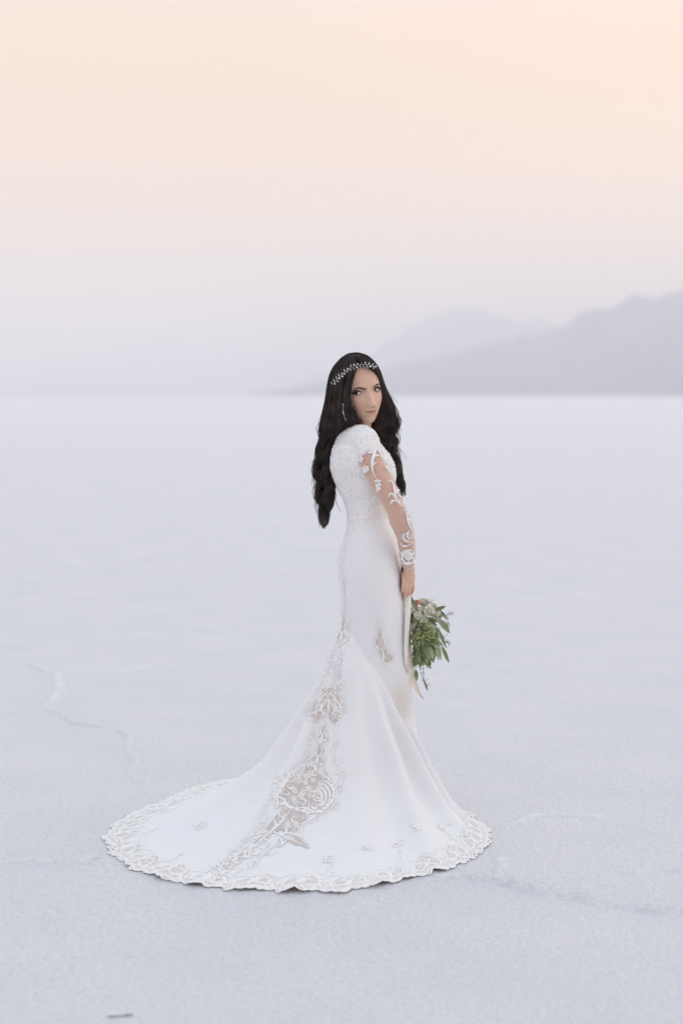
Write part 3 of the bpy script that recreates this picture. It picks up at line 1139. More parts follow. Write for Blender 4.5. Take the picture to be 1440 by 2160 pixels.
for k in range(nrep):
    a0 = k * arc_tot / nrep
    W = lambda t, r: (a0 + t * arc_tot / nrep, r)
    j = lambda s=.006: hr_.uniform(-s, s)
    for t0, sgn in ((.25, 1), (.75, -1)):
        c = W(t0, .062 + j())
        strip(hl, train_fn, spiral(c, .034, (math.pi if sgn > 0 else 0) + j(.3), 1.15, sgn), taper(.0048, 9, .2), step=.004)
        strip(hl, train_fn, leafpts(W(t0 - .22 * sgn, .02), W(t0 + .05 * sgn, .098 + j(.012)), .3 * sgn), taper(.0058), step=.004)
        strip(hl, train_fn, leafpts(W(t0 + .1 * sgn, .03), W(t0 - .18 * sgn, .11 + j(.015)), -.25 * sgn), taper(.0050), step=.004)
        strip(hl, train_fn, spiral(W(t0 + .13 * sgn, .032 + j(.004)), .014, j(3), 1.0, -sgn, 14), taper(.0040, 7, .3), step=.003)
        strip(hl, train_fn, spiral(W(t0 - .2 * sgn, .085 + j(.008)), .016, j(3), 1.0, sgn, 14), taper(.0038, 7, .3), step=.003)
    flower(hl, train_fn, W(.5, .040 + j()), .021, .0058, 6, j(3), .004)
    flower(hl, train_fn, W(.02, .052 + j()), .018, .0052, 5, j(3), .004)
    for m in range(5):
        flower(hl, train_fn, W(hr_.random(), hr_.uniform(.02, .10)), hr_.uniform(.008, .013), .0036, 4, j(3), .004)
    strip(hl, train_fn, [W(0, .10), W(.2, .118 + j()), W(.4, .098), W(.5, .112 + j(.01)), W(.7, .125), W(.9, .105), W(1, .10)], [.002, .0035, .002, .0035, .002], step=.005)
    # sprays reaching into the cloth
    if k % 2 == 0:
        for m in range(4):
            strip(hl, train_fn, leafpts(W(.5, .11 + .012 * m), W(.5 + (-.18, .16, -.10, .08)[m], .135 + .014 * m), (-.3, .3)[m % 2]), taper(.0042), step=.004)
        flower(hl, train_fn, W(.5, .185), .012, .004, 5, 0, .004)
hl.build('hem_lace', M_lace, gown_o)

# ---- traced scroll column and medallions on the train and skirt
fall = px_fn(BV_train, BV_gown)
fg = px_fn(BV_gown)
sc = MB()
inset = MB()


def close_motif():
    """each ornament is a piece of its own: the corded lace and the tulle inset under it"""
    global sc, inset
    if sc.n:
        sc.build('lace_applique', M_lace, gown_o)
    if inset.n:
        inset.build('tulle_inset', M_tulle, gown_o)
    sc, inset = MB(), MB()




def patch(poly, fn=None, step=1.3, lift=.0016, outline=True):
    """tulle inset filling an outline traced on the cloth"""
    fn = fn or fall
    p = catmull(list(poly) + [poly[0]], len(poly) * 8)
    lo, hi = p.min(0), p.max(0)
    xs, ys = np.arange(lo[0], hi[0] + step, step), np.arange(lo[1], hi[1] + step, step)

    def inside(x, y):
        c = False
        for i in range(len(p) - 1):
            (xa, ya), (xb, yb) = p[i], p[i + 1]
            if (ya > y) != (yb > y) and x < (xb - xa) * (y - ya) / (yb - ya) + xa:
                c = not c
        return c
    idx, v, f = {}, [], []

    def snap(x, y):                      # corner vertices outside the outline move onto it
        if inside(x, y):
            return x, y
        a, ab = p[:-1], np.diff(p, axis=0)
        tt = np.clip(((np.array([x, y]) - a) * ab).sum(1) / np.maximum((ab * ab).sum(1), 1e-9), 0, 1)
        c = a + ab * tt[:, None]
        k = int(np.argmin(((c - (x, y)) ** 2).sum(1)))
        return c[k] if (c[k][0] - x) ** 2 + (c[k][1] - y) ** 2 < (1.5 * step) ** 2 else (x, y)
    for i, x in enumerate(xs):
        for jj, y in enumerate(ys):
            h = fn(snap(x, y))
            if h is not None:
                idx[(i, jj)] = len(v)
                v.append(h[0] + h[1] * lift)
    for i in range(len(xs) - 1):
        for jj in range(len(ys) - 1):
            if inside(xs[i] + step / 2, ys[jj] + step / 2):
                q = [idx.get(t) for t in ((i, jj), (i + 1, jj), (i + 1, jj + 1), (i, jj + 1))]
                if None not in q and max(np.linalg.norm(v[q[0]] - v[q[2]]), np.linalg.norm(v[q[1]] - v[q[3]])) < .03:
                    f.append(tuple(q))
    if v:
        inset.add(v, f)
        if outline:
            strip(sc, fn, list(poly) + [poly[0]], .9 * PX, step=1.3, lift=.0022, base=.0018)


def st(pts, w=2.6, fn=None, tp=True, head=.35):
    w = w * .8 * PX
    strip(sc, fn or fall, pts, taper(w, 9, head) if tp else w, step=1.1, lift=.0014, base=.0022)


def sp(c, r, a0, turns, hand=1, w=2.4, fn=None):
    st(spiral(c, r, a0, turns, hand), w, fn, head=.15)


def vase(cx, cy, s, ang=0., sx=1.0, dens=1, w=2.3, fill=True):
    """mirrored scroll ornament: stem, two pairs of scrolls, diamond, finial; s = pixel height"""
    ca, sa = math.cos(ang), math.sin(ang)

    def T(x, y):
        x, y = x * s * sx, y * s
        return (cx + x * ca - y * sa, cy + x * sa + y * ca)
    if fill:
        patch([T(0, -.40), T(.10, -.20), T(.13, -.02), T(.24, .18), T(.20, .36), T(0, .44), T(-.20, .36), T(-.24, .18), T(-.13, -.02), T(-.10, -.20)])
    for m in (-1, 1):
        st([T(0, .46), T(.05 * m, .28), T(.02 * m, .12), T(.10 * m, -.05), T(.08 * m, -.22), T(0, -.34)], w)
        st([T(.03 * m, .10), T(.14 * m, .02), T(.24 * m, .10), T(.30 * m, .22), T(.24 * m, .30), T(.17 * m, .26), T(.19 * m, .19)], w)
        st([T(.02 * m, .42), T(.12 * m, .32), T(.26 * m, .36), T(.33 * m, .44), T(.28 * m, .50)], w * 1.1)
        st([T(.04 * m, -.12), T(.15 * m, -.18), T(.17 * m, -.08), T(.12 * m, -.05)], w * .9)
        st([T(0, -.34), T(.07 * m, -.42), T(.05 * m, -.52)], w * .9)
        st([T(.1 * m, .05), T(.17 * m, .14), T(.14 * m, .22)], w * .8)
    st([T(0, -.36), T(0, -.46), T(0, -.56)], w)
    st([T(0, .10), T(0, .22), T(0, .34)], w * 1.6, head=.5)


# back seam column (upper, narrow)
st([(712, 1172), (709, 1200), (713, 1240), (717, 1275), (722, 1300)], 2.0, tp=False)
for y_ in range(1150, 1300, 15):
    sp((np.interp(y_, [1130, 1190, 1300], [727, 715, 724]) + 3, y_), 4.2, y_, 1.0, 1 if (y_ // 15) % 2 else -1, 1.7)
    sp((np.interp(y_, [1130, 1190, 1300], [727, 715, 724]) + 7, y_ + 7), 3.4, y_ + 2, 1.0, -1 if (y_ // 15) % 2 else 1, 1.5)
close_motif()
vase(722, 1330, 66, .12, .75, w=2.0)
vase(711, 1380, 46, .16, .9, w=1.9, fill=False)
for i_ in range(6):
    y_ = 1404 + i_ * 9
    x_ = 706 - i_ * .6
    st(leafpts((x_, y_ + 5), (x_ + (6 if i_ % 2 else -6), y_ - 4), .3 if i_ % 2 else -.3), 2.0)
    st([(x_, y_ - 4), (x_ - .5, y_ + 6)], 1.4)
close_motif()
# medallion one
patch([(690, 1452), (706, 1450), (716, 1468), (719, 1492), (718, 1515), (706, 1527), (696, 1520), (690, 1506), (680, 1512), (668, 1524), (657, 1516), (656, 1500), (664, 1484), (674, 1470)])
patch([(678, 1455), (684, 1452), (690, 1460), (684, 1467), (678, 1464)])
patch([(707, 1447), (714, 1444), (716, 1458), (709, 1463)])
for m, cxm in ((-1, 687), (1, 697)):
    st([(693, 1462), (cxm + 10 * m, 1472), (cxm + 20 * m, 1492), (cxm + 22 * m, 1508), (cxm + 12 * m, 1512)], 2.4)
    sp((cxm + 12 * m, 1505), 8, math.pi / 2 - m * 1.4, 1.1, -m, 2.3)
    st([(692, 1478), (cxm + 4 * m, 1486), (cxm + 9 * m, 1498), (cxm + 3 * m, 1508), (693, 1514)], 2.6)
    st([(691, 1470), (cxm + 3 * m, 1462), (cxm + 11 * m, 1458)], 2.0)
    st([(cxm + 5 * m, 1470), (cxm + 12 * m, 1482), (cxm + 9 * m, 1490)], 2.2)
st([(676, 1470), (684, 1478), (692, 1476), (700, 1478), (712, 1470)], 2.2)
sp((683, 1452), 7, .5, 1.0, -1, 2.0)
close_motif()
for (x_, y_, r_, a_) in ((672, 1494, 7, 0), (712, 1496, 6, 2), (688, 1500, 6, 1), (704, 1512, 6, 4), (664, 1508, 6, 3), (704, 1462, 5, 2)):
    sp((x_, y_), r_, a_, 1.1, 1 if r_ == 6 else -1, 2.1)
st([(693, 1470), (694, 1490), (692, 1512)], 3.0, head=.5)
st([(681, 1480), (677, 1496), (682, 1510)], 2.6)
st([(705, 1480), (710, 1494), (704, 1506)], 2.6)
# second vase between medallions
vase(681, 1546, 46, .12, .9, w=2.0)
vase(672, 1590, 66, .20, .85, w=2.2)
close_motif()
# medallion two
patch([(585, 1697), (581, 1688), (592, 1677), (589, 1667), (602, 1652), (611, 1635), (622, 1634), (629, 1647), (640, 1628), (652, 1612), (664, 1620), (676, 1637), (694, 1642), (704, 1658), (705, 1678), (697, 1696), (680, 1710), (653, 1714), (632, 1707), (610, 1696), (598, 1702)], outline=False)
patch([(616, 1763), (630, 1768), (644, 1780), (653, 1790), (640, 1787), (626, 1778)], outline=False, step=1.0)
patch([(683, 1626), (690, 1628), (696, 1640), (690, 1641), (684, 1634)], step=1.0)
patch([(726, 1637), (720, 1642), (714, 1656), (712, 1662), (718, 1650)], step=.8)
patch([(703, 1699), (709, 1698), (712, 1703), (706, 1707), (701, 1704)], step=.8)
patch([(560, 1748), (574, 1731), (588, 1715), (603, 1706), (616, 1711), (632, 1713), (648, 1725), (634, 1737), (627, 1752), (610, 1758), (592, 1752), (576, 1759)], outline=False)
patch([(560, 1756), (572, 1757), (566, 1768), (548, 1780), (536, 1788), (532, 1780), (544, 1770)])
patch([(594, 1764), (612, 1768), (631, 1785), (618, 1781), (604, 1774)], outline=False, step=1.0)
patch([(586, 1770), (594, 1772), (592, 1782), (586, 1780)], step=1)
patch([(520, 1792), (536, 1786), (528, 1802), (506, 1818), (488, 1828), (496, 1810)])
patch([(480, 1812), (500, 1808), (486, 1832), (470, 1840), (462, 1834)])
for m in range(4):     # nested crescents on the right
    o2 = m * 7.5
    st([(672 - o2 * .3, 1648 + o2 * .5), (690 - o2 * .7, 1650 + o2 * .8), (702 - o2, 1668 + o2 * .5), (700 - o2, 1690 + o2 * .2), (686 - o2 * .9, 1706)], 2.9)
    sp((676 - o2 * .2, 1652 + o2 * 1.3), 5, 0, .9, 1, 2.4)
st([(676, 1624), (700, 1642), (709, 1664), (707, 1690), (690, 1710), (662, 1718)], 2.2)
st([(604, 1634), (590, 1652), (580, 1674), (580, 1694), (600, 1706), (632, 1712)], 2.2)
for m in range(3):
    st([(622 - 8 * m, 1632 + 3 * m), (606 - 6 * m, 1648 + 3 * m), (592 - 4 * m, 1672), (588 - 3 * m, 1690)], 2.0)
sp((611, 1642), 12, -1.2, 1.0, 1, 2.3)
sp((602, 1670), 9, 0, 1.1, 1, 2.0)
for p_, r_ in (((640, 1672), 8), ((652, 1664), 7), ((630, 1646), 8), ((646, 1638), 7), ((655, 1632), 8), ((634, 1680), 7), ((622, 1668), 7), ((661, 1646), 6), ((620, 1686), 6), ((645, 1650), 6)):
    flower(sc, fall, p_, r_, 3.0 * PX, 5, p_[0], 1.2)
sp((669, 1684), 8, 0, 1.2, 1, 2.2)
st([(598, 1682), (600, 1694), (610, 1704), (628, 1708)], 3.2)
st([(652, 1690), (652, 1702), (640, 1710), (622, 1712)], 3.4)
sp((625, 1697), 6, 0, 1.2, -1, 2.2)
st([(622, 1708), (640, 1704), (668, 1714), (690, 1710)], 3.2)
MED = catmull([(585, 1697), (581, 1684), (590, 1664), (604, 1640), (622, 1624), (652, 1608), (672, 1626), (694, 1640), (706, 1660), (705, 1682), (694, 1700), (676, 1713), (650, 1717), (628, 1710), (606, 1702), (585, 1697)], 30)
for k_ in range(29):
    st(leafpts(MED[k_], MED[k_ + 1] * 1.25 - MED[k_] * .25, .18), 3.4)
    if k_ % 2:
        d_ = (MED[k_] - np.array([644, 1664])) * .22
        st(leafpts(MED[k_], MED[k_] - d_ + (MED[k_ + 1] - MED[k_]) * .6, -.35), 2.8)
for k_ in range(7):
    a_ = 2.2 + k_ * .34
    st(leafpts((640 + 46 * math.cos(a_), 1668 + 40 * math.sin(a_)), (640 + 68 * math.cos(a_ + .18), 1666 + 54 * math.sin(a_ + .18)), .3), 3.2)
for (x_, y_, r_, a_) in ((612, 1658, 8, 0), (596, 1690, 7, 1), (660, 1676, 8, 2), (668, 1664, 7, 3), (640, 1694, 8, 4), (664, 1700, 8, 1), (676, 1694, 7, 2), (632, 1632, 7, 3), (664, 1632, 6, 5)):
    sp((x_, y_), r_, a_, 1.1, 1 if r_ == 8 else -1, 2.4)
    st(leafpts((x_ - 6, y_ + 4), (x_ + 8, y_ - 5), .3), 2.6)
er_ = random.Random(77)
COLUMN = [(722, 1300), (714, 1350), (703, 1400), (700, 1440), (690, 1490), (683, 1540), (674, 1590), (660, 1630), (645, 1670), (612, 1725), (566, 1765), (500, 1820), (455, 1850)]
cc_ = catmull(COLUMN, 46)
close_motif()
for k_, sg_ in [(a, b) for b in (-1, 1) for a in range(1, 45)]:      # raised cloth-on-cloth scrolls flanking the openwork
    if k_ == 1 and sg_ == 1:
        close_motif()
    if k_ == 1:                              # the cord the scrolls hang on
        hws = np.interp(cc_[1:, 1], [1300, 1400, 1430, 1500, 1540, 1600, 1640, 1700, 1740, 1850], [14, 8, 14, 38, 22, 30, 66, 68, 40, 34])
        st([(cc_[m + 1][0] + sg_ * hws[m] + 2.5 * math.sin(m * 1.3), cc_[m + 1][1]) for m in range(0, 45, 2)], 1.1, tp=False)
    x_, y_ = cc_[k_]
    hw_ = np.interp(y_, [1300, 1400, 1430, 1500, 1540, 1600, 1640, 1700, 1740, 1850], [14, 8, 14, 38, 22, 30, 66, 68, 40, 34])
    ox, oy = x_ + sg_ * hw_ * er_.uniform(.85, 1.2), y_ + er_.uniform(-6, 6)
    a_ = er_.uniform(0, 6.28)
    if er_.random() < .5:
        sp((ox, oy), er_.uniform(4, 7), a_, 1.1, sg_, 1.6)
    st(leafpts((ox - sg_ * 5, oy + 8), (ox + sg_ * er_.uniform(2, 9), oy - er_.uniform(4, 12)), .3 * sg_), 1.9)
close_motif()
# tail below the second medallion
sp((642, 1722), 11, -2.2, 1.1, 1, 2.6)
sp((594, 1716), 9, 0, 1.1, 1, 2.5)
sp((590, 1726), 8, 2, 1.1, -1, 2.5)
sp((622, 1728), 8, 1, 1.1, 1, 2.5)
st([(614, 1706), (604, 1722), (590, 1738), (574, 1752), (558, 1766), (540, 1782), (516, 1802)], 3.4)
st([(578, 1728), (582, 1742), (570, 1750)], 3)
st([(598, 1742), (604, 1750), (602, 1760), (588, 1764)], 3)
st([(572, 1752), (590, 1760), (614, 1758), (638, 1768), (654, 1786)], 3.4)
st([(574, 1756), (596, 1764), (620, 1774), (648, 1790)], 2.6)
st([(566, 1756), (548, 1758), (528, 1764), (512, 1772)], 2.6)
st([(560, 1764), (540, 1768), (520, 1776)], 2.4)
sp((588, 1780), 10, -1.5, 1.3, 1, 2.6)
sp((566, 1784), 9, 1, 1.1, -1, 2.6)
for p_ in ((626, 1740), (634, 1752), (608, 1740), (582, 1700)):
    flower(sc, fall, p_, 7, 3.0 * PX, 5, p_[1], 1.2)
for i_ in range(16):
    t_ = i_ / 15.
    x_, y_ = lerp(552, 430, t_), lerp(1782, 1858, t_)
    sgn_ = 1 if i_ % 2 else -1
    st(leafpts((x_, y_), (x_ + 22 * sgn_ + rnd.uniform(-6, 6), y_ + rnd.uniform(-9, 5)), .25 * sgn_), 3.0)
    sp((x_ + rnd.uniform(-14, 14), y_ + rnd.uniform(-7, 7)), 7, i_, 1.1, sgn_, 2.4)
close_motif()
# front motif on the knee panel and small sprigs near the hem
patch([(800, 1326), (806, 1340), (810, 1356), (816, 1372), (826, 1384), (828, 1392), (812, 1398), (803, 1386), (797, 1372), (791, 1360), (793, 1344)], fg)
FM = lambda x, y: (x, y)
for m in (-1, 1):
    cx_ = 800.5
    st([(cx_ + 1, 1312), (cx_ + 4 * m, 1306), (cx_ + 5 * m, 1299)], 1.3, fg)
    st([(cx_, 1316), (cx_ + 6 * m, 1311), (cx_ + 9 * m, 1305)], 1.3, fg)
    sp((cx_ + 8 * m, 1324), 5, -m, 1.0, m, 1.4, fg)
    st([(cx_, 1320), (cx_ + 6 * m, 1332), (cx_ + 3 * m, 1350), (cx_ + 2, 1362)], 1.5, fg)
    st([(cx_ + 3, 1372), (cx_ + (14 if m > 0 else -8), 1362), (cx_ + (20 if m > 0 else -12), 1350), (cx_ + (12 if m > 0 else -6), 1342)], 1.5, fg)
    sp((cx_ + (22 if m > 0 else -9), 1366), 6, 0, 1.0, m, 1.5, fg)
st([(803, 1366), (807, 1378), (808, 1392), (806, 1404)], 2.8, fg, head=.5)
st([(812, 1384), (822, 1376), (832, 1384), (830, 1394)], 1.6, fg)
st([(808, 1398), (818, 1402), (828, 1420), (832, 1430)], 1.6, fg)
st([(806, 1400), (812, 1412), (816, 1424)], 1.4, fg)
close_motif()
for (x_, y_) in ((880, 1742), (776, 1784), (424, 1738), (938, 1742), (840, 1776), (690, 1810)):
    for m in range(6):
        a_ = rnd.uniform(0, 6.28)
        st(leafpts((x_ - 5 + rnd.uniform(-2, 2), y_ + 3 + rnd.uniform(-1, 1)), (x_ + 18 * math.cos(a_), y_ + 8 * math.sin(a_)), rnd.uniform(-.4, .4)), 1.9)
    sp((x_ - 8, y_ + 6), 7, a_, 1.1, 1, 2.0)
    close_motif()
close_motif()

# ---- all-over lace of the bodice
bl = MB()
BPOLY = [(722, 917), (740, 895), (754, 891), (786, 900), (806, 926), (822, 948), (834, 970), (838, 1000), (828, 1040), (819, 1080), (818, 1096), (780, 1094), (752, 1108), (742, 1128), (727, 1133), (731, 1109), (731, 1080), (716, 1042), (701, 1006), (696, 985), (697, 960), (706, 928)]


def inpoly(x, y, p):
    c = False
    for i in range(len(p)):
        (xa, ya), (xb, yb) = p[i - 1], p[i]
        if (ya > y) != (yb > y) and x < (xb - xa) * (y - ya) / (yb - ya) + xa:
            c = not c
    return c


br = random.Random(4)
seeds = []
for _ in range(2600):
    x_, y_ = br.uniform(694, 836), br.uniform(892, 1134)
    if inpoly(x_, y_, BPOLY) and all((x_ - a) ** 2 + (y_ - b) ** 2 > 9.5 ** 2 for a, b in seeds):
        seeds.append((x_, y_))


def bst(pts, w):
    strip(bl, fg, pts, taper(w * PX, 9, .3), step=1.2, lift=.0012, base=.0003)


for (x_, y_) in seeds:
    k = br.random()
    h = br.choice((-1, 1))
    a_ = br.uniform(0, 6.28)
    if k < .55:
        bst(spiral((x_, y_), br.uniform(7, 10), a_, br.uniform(.9, 1.3), h, 22), 2.3)
    elif k < .72:
        flower(bl, fg, (x_, y_), br.uniform(6, 8.5), 2.6 * PX, 5, a_, 1.2)
    for m in range(2):
        a2 = a_ + br.uniform(-1, 1) + 2 * m
        bst(leafpts((x_, y_), (x_ + 12 * math.cos(a2), y_ + 12 * math.sin(a2)), br.choice((-.35, .35))), 2.0)
# edges of the cap sleeve and the back neckline
for pts in ([(797, 930), (790, 935), (780, 930), (772, 938), (764, 950), (756, 960), (746, 966), (742, 975)], [(722, 916), (712, 922), (706, 930), (700, 940), (696, 948)], [(697, 955), (695, 985), (700, 1006)]):
    bst(pts, 2.4)
for p_ in ((757, 957), (764, 948), (748, 968), (776, 942), (786, 938), (751, 974)):
    flower(bl, fg, p_, 8, 3.2 * PX, 5, p_[0], 1.2)
bst(spiral((779, 944), 9, 2.5, 1.1, -1), 3.0)
bst([(734, 1097), (760, 1090), (790, 1092), (818, 1090)], 1.6)
for p_ in ((698, 938), (696, 944), (699, 949), (702, 933)):
    flower(bl, fg, p_, 5, 2.4 * PX, 4, p_[1], 1.2)
bl.build('bodice_lace', M_lace, gown_o)

# ------------------------------------------------------------------ sleeve and its lace
slv = MB()
s_pts, s_r = ARM[4:], ARMR[4:] + .0035
tt, nn, bb_ = frames(s_pts)
sa_ = np.linspace(0, 2 * np.pi, 40, endpoint=False)
wr = .0012 * np.sin(np.linspace(0, 60, len(s_r)))[:, None] * np.cos(sa_ * 2)[None] + .0022 * (np.exp(-((np.linspace(0, 1, len(s_r)) - .62) / .05) ** 2) * np.sin(np.linspace(0, 130, len(s_r))))[:, None]
V_ = s_pts[:, None] + (s_r[:, None] + wr)[:, :, None] * (np.cos(sa_)[None, :, None] * nn[:, None] + np.sin(sa_)[None, :, None] * bb_[:, None])
slv.add(V_.reshape(-1, 3), [(i * 40 + j, i * 40 + (j + 1) % 40, (i + 1) * 40 + (j + 1) % 40, (i + 1) * 40 + j) for i in range(len(s_pts) - 1) for j in range(40)])
sleeve_o = slv.build('sleeve', M_sleeve, gown_o)
lsl = MB()
tube(lsl, larm[3:], larmr[3:] + .0035, 24, cap=False)
lsl.build('sleeve', M_sleeve, gown_o)
BV_slv = slv.bvh()
fs_ = px_fn(BV_slv)
sl = MB()


def zc(p):        # coordinates read off the enlarged arm
    return (640 + p[0] * .22222, 920 + p[1] * .22222)


def sst(pts, w=3.0, head=.3):
    strip(sl, fs_, [zc(p) for p in pts], taper(w * .84 * PX, 9, head), step=1.0, lift=.0018, base=.0008)


def ssp(c, r, a0, turns, hand=1, w=2.4):
    strip(sl, fs_, spiral(zc(c), r * .2222, a0, turns, hand), taper(w * .7 * PX, 9, .2), step=1.0, lift=.0018, base=.0008)


def sfl(c, r, w=3.0, n=5, a0=0):
    flower(sl, fs_, zc(c), r * .2222, w * PX, n, a0, 1.0)


sst([(700, 95), (665, 180), (650, 260), (655, 330), (682, 388)], 4.2)
sst([(655, 290), (668, 262), (694, 246)], 2.6)
sst([(690, 110), (720, 150), (742, 195), (746, 226)], 3.4)
sst([(672, 200), (700, 180), (735, 200)], 2.8)
sst([(650, 90), (690, 80), (715, 120)], 3.0)
ssp((630, 120), 42, 2.4, 1.2, -1, 3.4)
ssp((690, 105), 26, 0, 1.1, 1, 2.6)
sfl((592, 312), 36, 3.2, 6, .3)
sfl((532, 215), 40, 3.4, 6)
sfl((560, 150), 30, 3.0, 5)
sst([(560, 330), (580, 350), (590, 310)], 2.2)
for (a, b) in ((-30, 30), (28, 30), (-18, 72), (36, 66), (-4, 104), (34, 104), (4, 132)):
    sst([(700 + a * .2, 392 + b * .8), (704 + a * .6, 396 + b), (704 + a, 402 + b)], 3.9, .6)
sst([(684, 386), (704, 440), (704, 520)], 1.5)
sst([(768, 288), (790, 296), (806, 326), (822, 352)], 3.6)
sst([(780, 300), (800, 300)], 2.4)
sst([(790, 432), (820, 424), (848, 450), (860, 500), (870, 560), (892, 620), (915, 655), (942, 664)], 3.6, .4)
sst([(806, 580), (818, 550), (842, 548), (860, 575), (864, 600)], 2.8)
sst([(826, 644), (842, 616), (866, 612), (884, 628)], 3.2)
sst([(880, 480), (888, 520), (905, 560), (936, 590)], 3.4)
sst([(905, 600), (912, 630), (935, 655)], 2.6)
sst([(868, 560), (885, 520), (915, 515), (935, 540)], 2.6)
sst([(930, 560), (944, 610), (936, 650)], 2.4)
sst([(955, 690), (975, 740), (988, 800), (1004, 850), (1030, 900), (1036, 940)], 3.4, .4)
sst([(964, 700), (985, 708), (992, 760)], 3.0)
sst([(985, 790), (1002, 790), (1010, 830)], 2.8)
ssp((985, 948), 46, 1.2, 1.3, 1, 2.8)
ssp((1010, 945), 36, -1.8, 1.3, -1, 2.8)
sst([(945, 920), (952, 972), (990, 1005), (1030, 1000)], 3.2)
sst([(1002, 890), (985, 930), (1000, 985)], 2.4)
sst([(915, 1005), (940, 1035), (965, 1046), (1000, 1030), (1040, 1010)], 2.2)
sst([(945, 1050), (968, 1036), (985, 1050)], 3.6)
# cuff rose
for r_, a_ in ((74, .4), (58, 2.2), (42, 4.1), (28, .8), (62, 3.4), (48, 5.4)):
    ssp((985, 1145), r_, a_, .8, 1, 3.6)
sfl((985, 1145), 30, 3.2, 6)
for a_ in (0, 1.05, 2.1, 3.14, 4.2, 5.25):
    sst([(985 + 44 * math.cos(a_), 1145 + 40 * math.sin(a_)), (985 + 62 * math.cos(a_ + .45), 1145 + 56 * math.sin(a_ + .45)), (985 + 72 * math.cos(a_ + 1.0), 1145 + 62 * math.sin(a_ + 1.0))], 3.0)
sst([(916, 1090), (930, 1120), (945, 1180)], 3.0)
sst([(912, 1190), (945, 1206), (985, 1215), (1025, 1203), (1056, 1190)], 3.4, .5)
sst([(930, 1090), (970, 1080), (1020, 1084), (1052, 1104)], 2.6, .5)
sl.build('sleeve_lace', M_lace, sleeve_o)

# ------------------------------------------------------------------ hair
LM = [(751, 738, 759, -.02, .035), (756, 725, 759, -.018, .052), (763, 715, 759, -.015, .068), (775, 706, 757, -.01, .088), (795, 697, 750, -.008, .102), (830, 691, 744.5, -.005, .108), (860, 686, 747.5, -.02, .096), (880, 681.5, 753, -.035, .078),
      (893, 679.5, 757, -.04, .062), (908, 678, 752, -.01, .058), (928, 676, 736, .015, .052), (950, 671, 714, .02, .048), (985, 667, 697, .02, .046), (1020, 669, 703, .02, .043), (1045, 671, 702, .02, .034), (1070, 674, 696, .02, .022), (1090, 677, 690, .02, .014), (1112, 680, 685, .02, .006)]
RMS = [(749.5, 741, 762, -.02, .040), (754, 745, 772, -.02, .055), (765, 755, 785, -.015, .070), (780, 779, 797, .005, .060), (800, 797, 806.5, .02, .050), (830, 797, 817, .03, .045), (850, 794, 826, .035, .045), (870, 790, 833, .04, .045),
       (890, 784, 838, .05, .045), (905, 782, 837, .06, .045), (922, 793, 834, .06, .04), (942, 807, 833, .06, .035), (962, 821, 837, .06, .03), (990, 832, 843, .06, .02), (1020, 838, 849, .05, .014), (1045, 845, 851, .05, .008)]


_dense = {}


def dense(tab):
    k = id(tab)
    if k not in _dense:
        t = np.array(tab, float)
        d = catmull(t, 400)
        ker_ = np.hanning(15)
        ker_ /= ker_.sum()
        d = np.stack([np.convolve(np.pad(d[:, c], 7, mode='edge'), ker_, 'valid') for c in range(5)], 1)
        _dense[k] = d
    return _dense[k]


def lev(tab, y):
    t = dense(tab)
    return [np.interp(y, t[:, 0], t[:, k]) for k in (1, 2, 3, 4)]


hair = MB()


def hull(tab, yend, k=.86):
    rings = []
    for y in np.linspace(tab[0][0], yend, 60):
        k = .86 - .40 * float(sstep(890, yend, y))
        l, r, yc, yh = lev(tab, y)
        p0, p1 = P(l, y, yc), P(r, y, yc)
        rings.append(((p0[0] + p1[0]) / 2, yc, (p0[2] + p1[2]) / 2, (p1[0] - p0[0]) / 2 * k, yh * k))
    loft(hair, rings, 28)


hull(LM, 1030)
hull(RMS, 960)
# cap of hair on the skull, leaving the face open
off = Hl * 1.0
nrm = D / np.array([.0725, .09, .11])
nrm /= np.linalg.norm(nrm, axis=1, keepdims=True)
capv = HW(Hl + nrm * .006)
hairline = .068 - 6.0 * np.maximum(np.abs(hx) - .012, 0) ** 2 * 4
facewin = (hy < -.005) & (np.abs(hx) < .064) & (hzl < hairline)
low_cut = hzl < -.09
keep = ~(facewin | low_cut)
cf = [q for q in hf if all(keep[i] for i in q)]
hair.add(capv, cf)
BV_hair = hair.bvh()


def strands(paths, rads):
    """paths (N,T,3), rads (N,T): thin three-sided strands"""
    p = np.asarray(paths)
    n, t, _ = p.shape
    tg = np.gradient(p, axis=1)
    tg /= np.linalg.norm(tg, axis=2, keepdims=True) + 1e-9
    sd = np.cross(tg, np.array([0, 1., .02]))
    sd /= np.linalg.norm(sd, axis=2, keepdims=True) + 1e-9
    up = np.cross(sd, tg)
    r = np.asarray(rads)[:, :, None]
    v = np.stack([p + r * up, p + r * (-.5 * up + .866 * sd), p + r * (-.5 * up - .866 * sd)], 2).reshape(-1, 3)
    f = []
    for i in range(n):
        o = i * t * 3
        for j in range(t - 1):
            a = o + j * 3
            for k in range(3):
                m = (k + 1) % 3
                f.append((a + k, a + m, a + 3 + m, a + 3 + k))
    hair.add(v, f)


